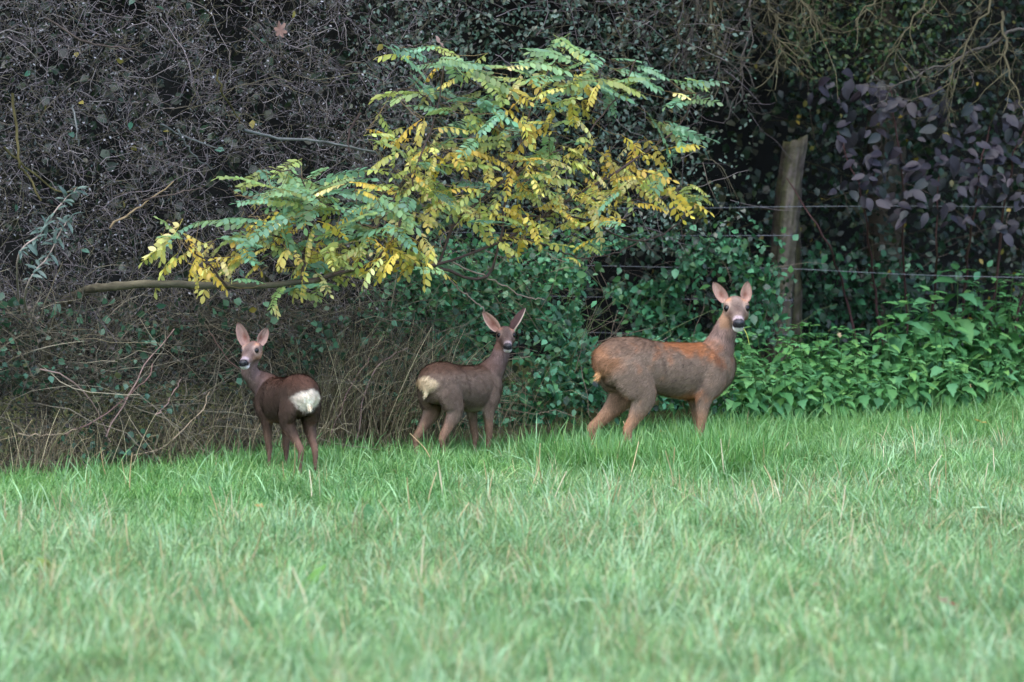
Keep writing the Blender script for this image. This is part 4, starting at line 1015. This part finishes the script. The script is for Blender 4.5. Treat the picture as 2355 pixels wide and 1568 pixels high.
def nettle(x, y, h, seed, separate, label, group, big=1.):
    r = np.random.default_rng(seed); b = np.array([x, y, float(gh(x, y)) - .01])
    top = np.array([r.normal(0, .05), r.normal(-.03, .05), h]); path = smooth_path([[0, 0, 0], top * .5 + r.normal(0, .012, 3), top], 12)
    V, T, C = tubes(path[None], np.linspace(.0042, .002, 12)[None], np.array([lin(78, 112, 58)]), 5)
    nodes = []; nn = 8
    for k in range(nn):
        q = 1 - (k / nn) ** 1.1 * .68; pt = path[0] * 0 + np.array([np.interp(q, np.linspace(0, 1, 12), path[:, j]) for j in range(3)])
        a0 = r.uniform(0, .5) + (k % 2) * math.pi / 2 + seed; L = big * np.interp(k, [0, 1, 2, 4, 7], [.048, .076, .094, .100, .090]) * r.uniform(.85, 1.15)
        for m in range(2 if k else 4):
            a = a0 + m * (math.pi if k else math.pi / 2) + r.normal(0, .15); el = np.interp(k, [0, 1, 3, 7], [.35, .05, -.4, -.8]) + r.normal(0, .16)
            f = np.array([math.cos(a) * math.cos(el), math.sin(a) * math.cos(el), math.sin(el)]); u = unit(np.array([-f[0] * .3, -f[1] * .3 - .12, 1.]) + r.normal(0, .15, 3))
            nodes.append((pt + f * .018, f, u, L))
    if separate:
        o = link('nettle_plant', new_mesh('nettle_stem', V, T, 4, C, M_NETTLE, True), None, label, 'nettle', group, None, b)
        for p, f, u, L in nodes:
            c = link('leaf', NL[r.integers(0, 10)][3], o); B = basis(f[None], u[None])[0]
            c.matrix_local = Matrix(np.vstack([np.hstack([B * L, p[:, None]]), [0, 0, 0, 1]]).tolist())
    else:
        arr = [(V, np.concatenate([T[:, [0, 1, 2]], T[:, [0, 2, 3]]]), C)]
        for p, f, u, L in nodes:
            q = NL[r.integers(0, 10)]; B = basis(f[None], u[None])[0]; arr.append((q[0] * L @ B.T + p, q[1], q[2]))
        V, T, C = join(arr); link('nettle_plant', new_mesh('nettle_plant', V, T, 3, C, M_NETTLE), None, label, 'nettle', group, None, b)
r = np.random.default_rng(66); n_sep = 0; k = 0
for row in range(6):
    for px in np.arange(1672 + 8 * (row % 2), 2480, 31):
        x_px = px + r.normal(0, 10); d = float(hedge_d(x_px)) + .05 + row * .17 + r.normal(0, .05)
        x = (x_px - CX) * d / F; h = .30 + .055 * row + r.normal(0, .04) + .24 * fade(x_px, 1980, 2320) * (row > 1) * (row / 5)
        if row > 2 and 1690 < x_px < 1780: h *= .9
        seen = x_px < 2380
        if row < 3: nettle(x, d, h, 700 + k, seen, 'nettle in the leafy front rows of the patch beside the meadow edge', 'nettles in the front rows')
        else: nettle(x, d, h, 700 + k, False, 'nettle in the taller rear rows of the patch below the fence', 'nettles in the rear rows')
        k += 1
for px, py, d, lab in ((2196, 625, 28.25, 'tallest nettle of the patch, standing highest at the right'), (2115, 672, 28.0, 'tall nettle with hanging leaves, second highest of the patch'), (2062, 700, 27.95, 'tall nettle left of the two highest ones')):
    p = P(px, py, d); nettle(p[0], p[1], p[2], 900 + px, True, lab, None, 1.9)
for px, d, h in ((1572, 26.2, .50), (1602, 26.3, .52), (1640, 26.4, .47), (1400, 25.7, .50), (1440, 25.8, .48), (1470, 25.9, .45), (1660, 26.4, .42)):
    nettle((px - CX) * d / F, d, h, 950 + px, True, 'nettle standing directly behind the back of the adult deer', 'nettles behind the adult deer')

# ------------------------------------------------------------------ willow-like shoots at the left edge
for i, (pts, lab) in enumerate([([(40, 600), (90, 540), (140, 470), (178, 432)], 'slender shoot with narrow grey-green leaves, uppermost at the left edge'), ([(60, 660), (110, 590), (140, 530), (165, 495)], 'slender shoot with narrow bluish leaves, lower one at the left edge')]):
    w = [P(x, y, float(hedge_d(x)) - .35) for x, y in pts]; w = [P(pts[0][0] + 30, 1100, float(hedge_d(pts[0][0])) + .9), P(pts[0][0] + 10, 800, float(hedge_d(pts[0][0])) + .6)] + w
    root = empty('leafy_shoot', tuple(w[0]), lab, 'shoot'); tube_part(root, 'stem', w, .006, .0025, lin(150, 134, 124), M_TWIG, 24, 5, .002, i)
    path = smooth_path(w[1:], 60); r = np.random.default_rng(70 + i); T_ = leaf_template(.15, .05, .35, 4, .5)
    me = new_mesh('shoot_leaf', T_[0], T_[1], 3, np.repeat([lin(78, 98, 88)], len(T_[0]), 0), M_LEAF)
    for k in range(46):
        p = path[int(r.uniform(18, 60))]; f = unit(np.array([r.normal(.1, .8), r.normal(-.4, .5), r.normal(.25, .5)])); u = unit(np.array([r.normal(0, .4), -.5, .8])); B = basis(f[None], u[None])[0]; L = r.uniform(.03, .075)
        o = link('leaf', me, root); o.matrix_local = Matrix(np.vstack([np.hstack([B * L, (p - np.array(w[0]))[:, None]]), [0, 0, 0, 1]]).tolist())

# ------------------------------------------------------------------ dry stalks, fallen leaves and small things
STK = [(1232, 1058, 1210, 1132), (1262, 1040, 1232, 1062), (1798, 1038, 1760, 1082), (2100, 1012, 2106, 1080), (1735, 1150, 1732, 1195), (1745, 1150, 1778, 1232), (282, 1085, 292, 1130), (300, 1078, 296, 1140), (40, 1190, 30, 1262), (45, 1200, 52, 1270), (652, 1082, 660, 1125), (712, 1110, 716, 1160),
       (1460, 1050, 1440, 1110), (960, 1030, 1000, 1100), (330, 1016, 398, 1052), (398, 1052, 425, 1085), (538, 1018, 588, 1056), (2030, 1050, 2024, 1095), (1130, 1110, 1120, 1160), (1240, 1080, 1250, 1130), (680, 1355, 705, 1450), (460, 1390, 488, 1470), (545, 1420, 590, 1500), (1862, 1280, 1872, 1335), (880, 1180, 905, 1240),
       (1080, 940, 1130, 1030), (1105, 1010, 1145, 1035), (1010, 1000, 1022, 1050), (1830, 1020, 1822, 1060), (2290, 1060, 2300, 1110), (1440, 1000, 1455, 1050), (590, 1240, 560, 1300), (1960, 1230, 1950, 1280), (170, 1240, 190, 1300), (1550, 1060, 1546, 1110)]
r = np.random.default_rng(81)
for k in range(26):
    x_, y_ = r.uniform(20, 2330), r.uniform(1090, 1330); STK.append((x_ + r.normal(0, 16), y_ - r.uniform(25, 60), x_, y_ + 20))
for i, (x0, y0, x1, y1) in enumerate(STK):
    d = F * (CAM_H - .03) / (max(y1, y0 + 40) - HZ); b = P(x1, y1 + 14, d); b[2] = float(gh(b[0], b[1])); t = P(x0, y0, d + r.normal(0, .05)); t = b + (t - b) * 1.45; t[2] = max(t[2], .16)
    m = (b + t) / 2 + r.normal(0, .012, 3); c = smooth_path([b, m, t], 10) - b
    V, T, C = tubes(c[None], np.linspace(.0036, .0020, 10)[None], np.array([[lin(204, 182, 140), lin(186, 160, 118), lin(214, 200, 168)][i % 3]]), 4)
    far = y1 < 1110
    link('dry_stalk', new_mesh('dry_stalk', V, T, 4, C, M_STRAW), None, 'pale dry grass stalk sticking up near the deer' if far else 'pale dry grass stalk sticking up in the open meadow', 'stalk', 'dry stalks near the deer' if far else 'dry stalks in the open meadow', None, b)

def lobed_leaf(L, col, seed, curl=.4):
    r = np.random.default_rng(seed); n = 22; V = [(0, 0, 0)]
    for k in range(n):
        a = 2 * math.pi * k / n; rad = L * (.36 + .13 * math.cos(a * 6 + .5)) * r.uniform(.85, 1.15); x, y = rad * math.cos(a) * .75, rad * math.sin(a); V.append((x, y, curl * (x * x + y * y) / L + r.normal(0, .05 * L)))
    V = np.array(V); T = np.array([(0, 1 + k, 1 + (k + 1) % n) for k in range(n)])
    return new_mesh('dead_leaf', V, T, 3, np.repeat([col], len(V), 0) * r.normal(1, .12, (len(V), 1)), M_LEAF)
for i, (px, py, d, L, c, lab, rot) in enumerate([(645, 70, float(dL(np.array(645), np.array(70))) - .3, .11, lin(112, 82, 68), 'large brown dead leaf caught in the upper thicket', (1.2, .2, .4)), (1010, 97, dR(1010) - .05, .09, lin(150, 122, 110), 'pale dead leaf lying on top of the yellowing tree', (.9, .4, 1.)),
                                               (2178, 1388, None, .10, lin(120, 66, 44), 'reddish brown fallen leaf lying in the foreground grass', (.3, .2, .5)), (2255, 970, None, .09, lin(200, 164, 92), 'yellow fallen leaf in the grass before the nettles', (.3, .3, 1.2)),
                                               (1525, 997, None, .07, lin(176, 146, 74), 'yellowish fallen leaf in the grass below the adult deer', (.4, .2, .2)), (1880, 1348, None, .05, lin(140, 84, 60), 'tiny brown leaf lying in the open grass', (.3, .2, .2)), (595, 1165, None, .07, lin(150, 128, 74), 'yellow leaf lying in the grass before the left deer', (.3, .1, .2)),
                                               (1930, 770, 27.1, .045, lin(160, 138, 104), 'pale leaf caught on top of the nettles', (.9, .3, .2)), (2230, 888, 27.6, .045, lin(160, 136, 90), 'pale yellow leaf caught low in the nettles', (1., .3, .6))]):
    if d is None: d = F * (CAM_H - .10) / (py - HZ)
    o = link('fallen_leaf', lobed_leaf(L, c, 30 + i), None, lab, 'leaf', None, None, P(px, py, d)); o.rotation_euler = rot
# broad weeds in the grass
for i, (px, py, n, c, lab) in enumerate([(130, 1320, 9, lin(110, 128, 58), 'olive broad-leaved dock plant in the foreground grass'), (855, 1205, 14, lin(58, 104, 56), 'dark green weed clump in the middle of the meadow'), (1410, 1240, 9, lin(64, 116, 70), 'small dark weed in the middle of the meadow'), (690, 1330, 7, lin(96, 140, 64), 'light green weed in the near grass')]):
    d = F * (CAM_H - .06) / (py - HZ); b = P(px, py, d); b[2] = float(gh(b[0], b[1])); r = np.random.default_rng(90 + i)
    root = empty('broad_leaved_weed', tuple(b), lab, 'weed'); tm_ = leaf_template(.2, .05, .3, 5, .5); me = new_mesh('weed_leaf', tm_[0], tm_[1], 3, np.repeat([c], len(tm_[0]), 0), M_NETTLE)
    for k in range(n):
        a = r.uniform(0, 6.28); el = r.uniform(.5, 1.25); f = np.array([math.cos(a) * math.cos(el), math.sin(a) * math.cos(el), math.sin(el)]); B = basis(f[None], unit(np.array([[-f[0], -f[1] - .3, .8]])))[0]
        L = r.uniform(.10, .17); o = link('leaf', me, root); o.matrix_local = Matrix(np.vstack([np.hstack([B * L, np.array([[f[0] * .02], [f[1] * .02], [0.]])]), [0, 0, 0, 1]]).tolist())
# the stalk in the adult's mouth
nw = DEER[0]['nose_world']; c = smooth_path([nw, nw + np.array([.018, -.012, -.035]), nw + np.array([.03, -.012, -.085])], 10) - nw
V, T, C = tubes(c[None], np.linspace(.0028, .0016, 10)[None], np.array([lin(176, 180, 90)]), 4)
link('grass_stalk', new_mesh('grass_stalk', V, T, 4, C, M_STRAW), None, 'yellow-green grass stalk hanging from the mouth of the adult deer', 'stalk', None, None, nw)
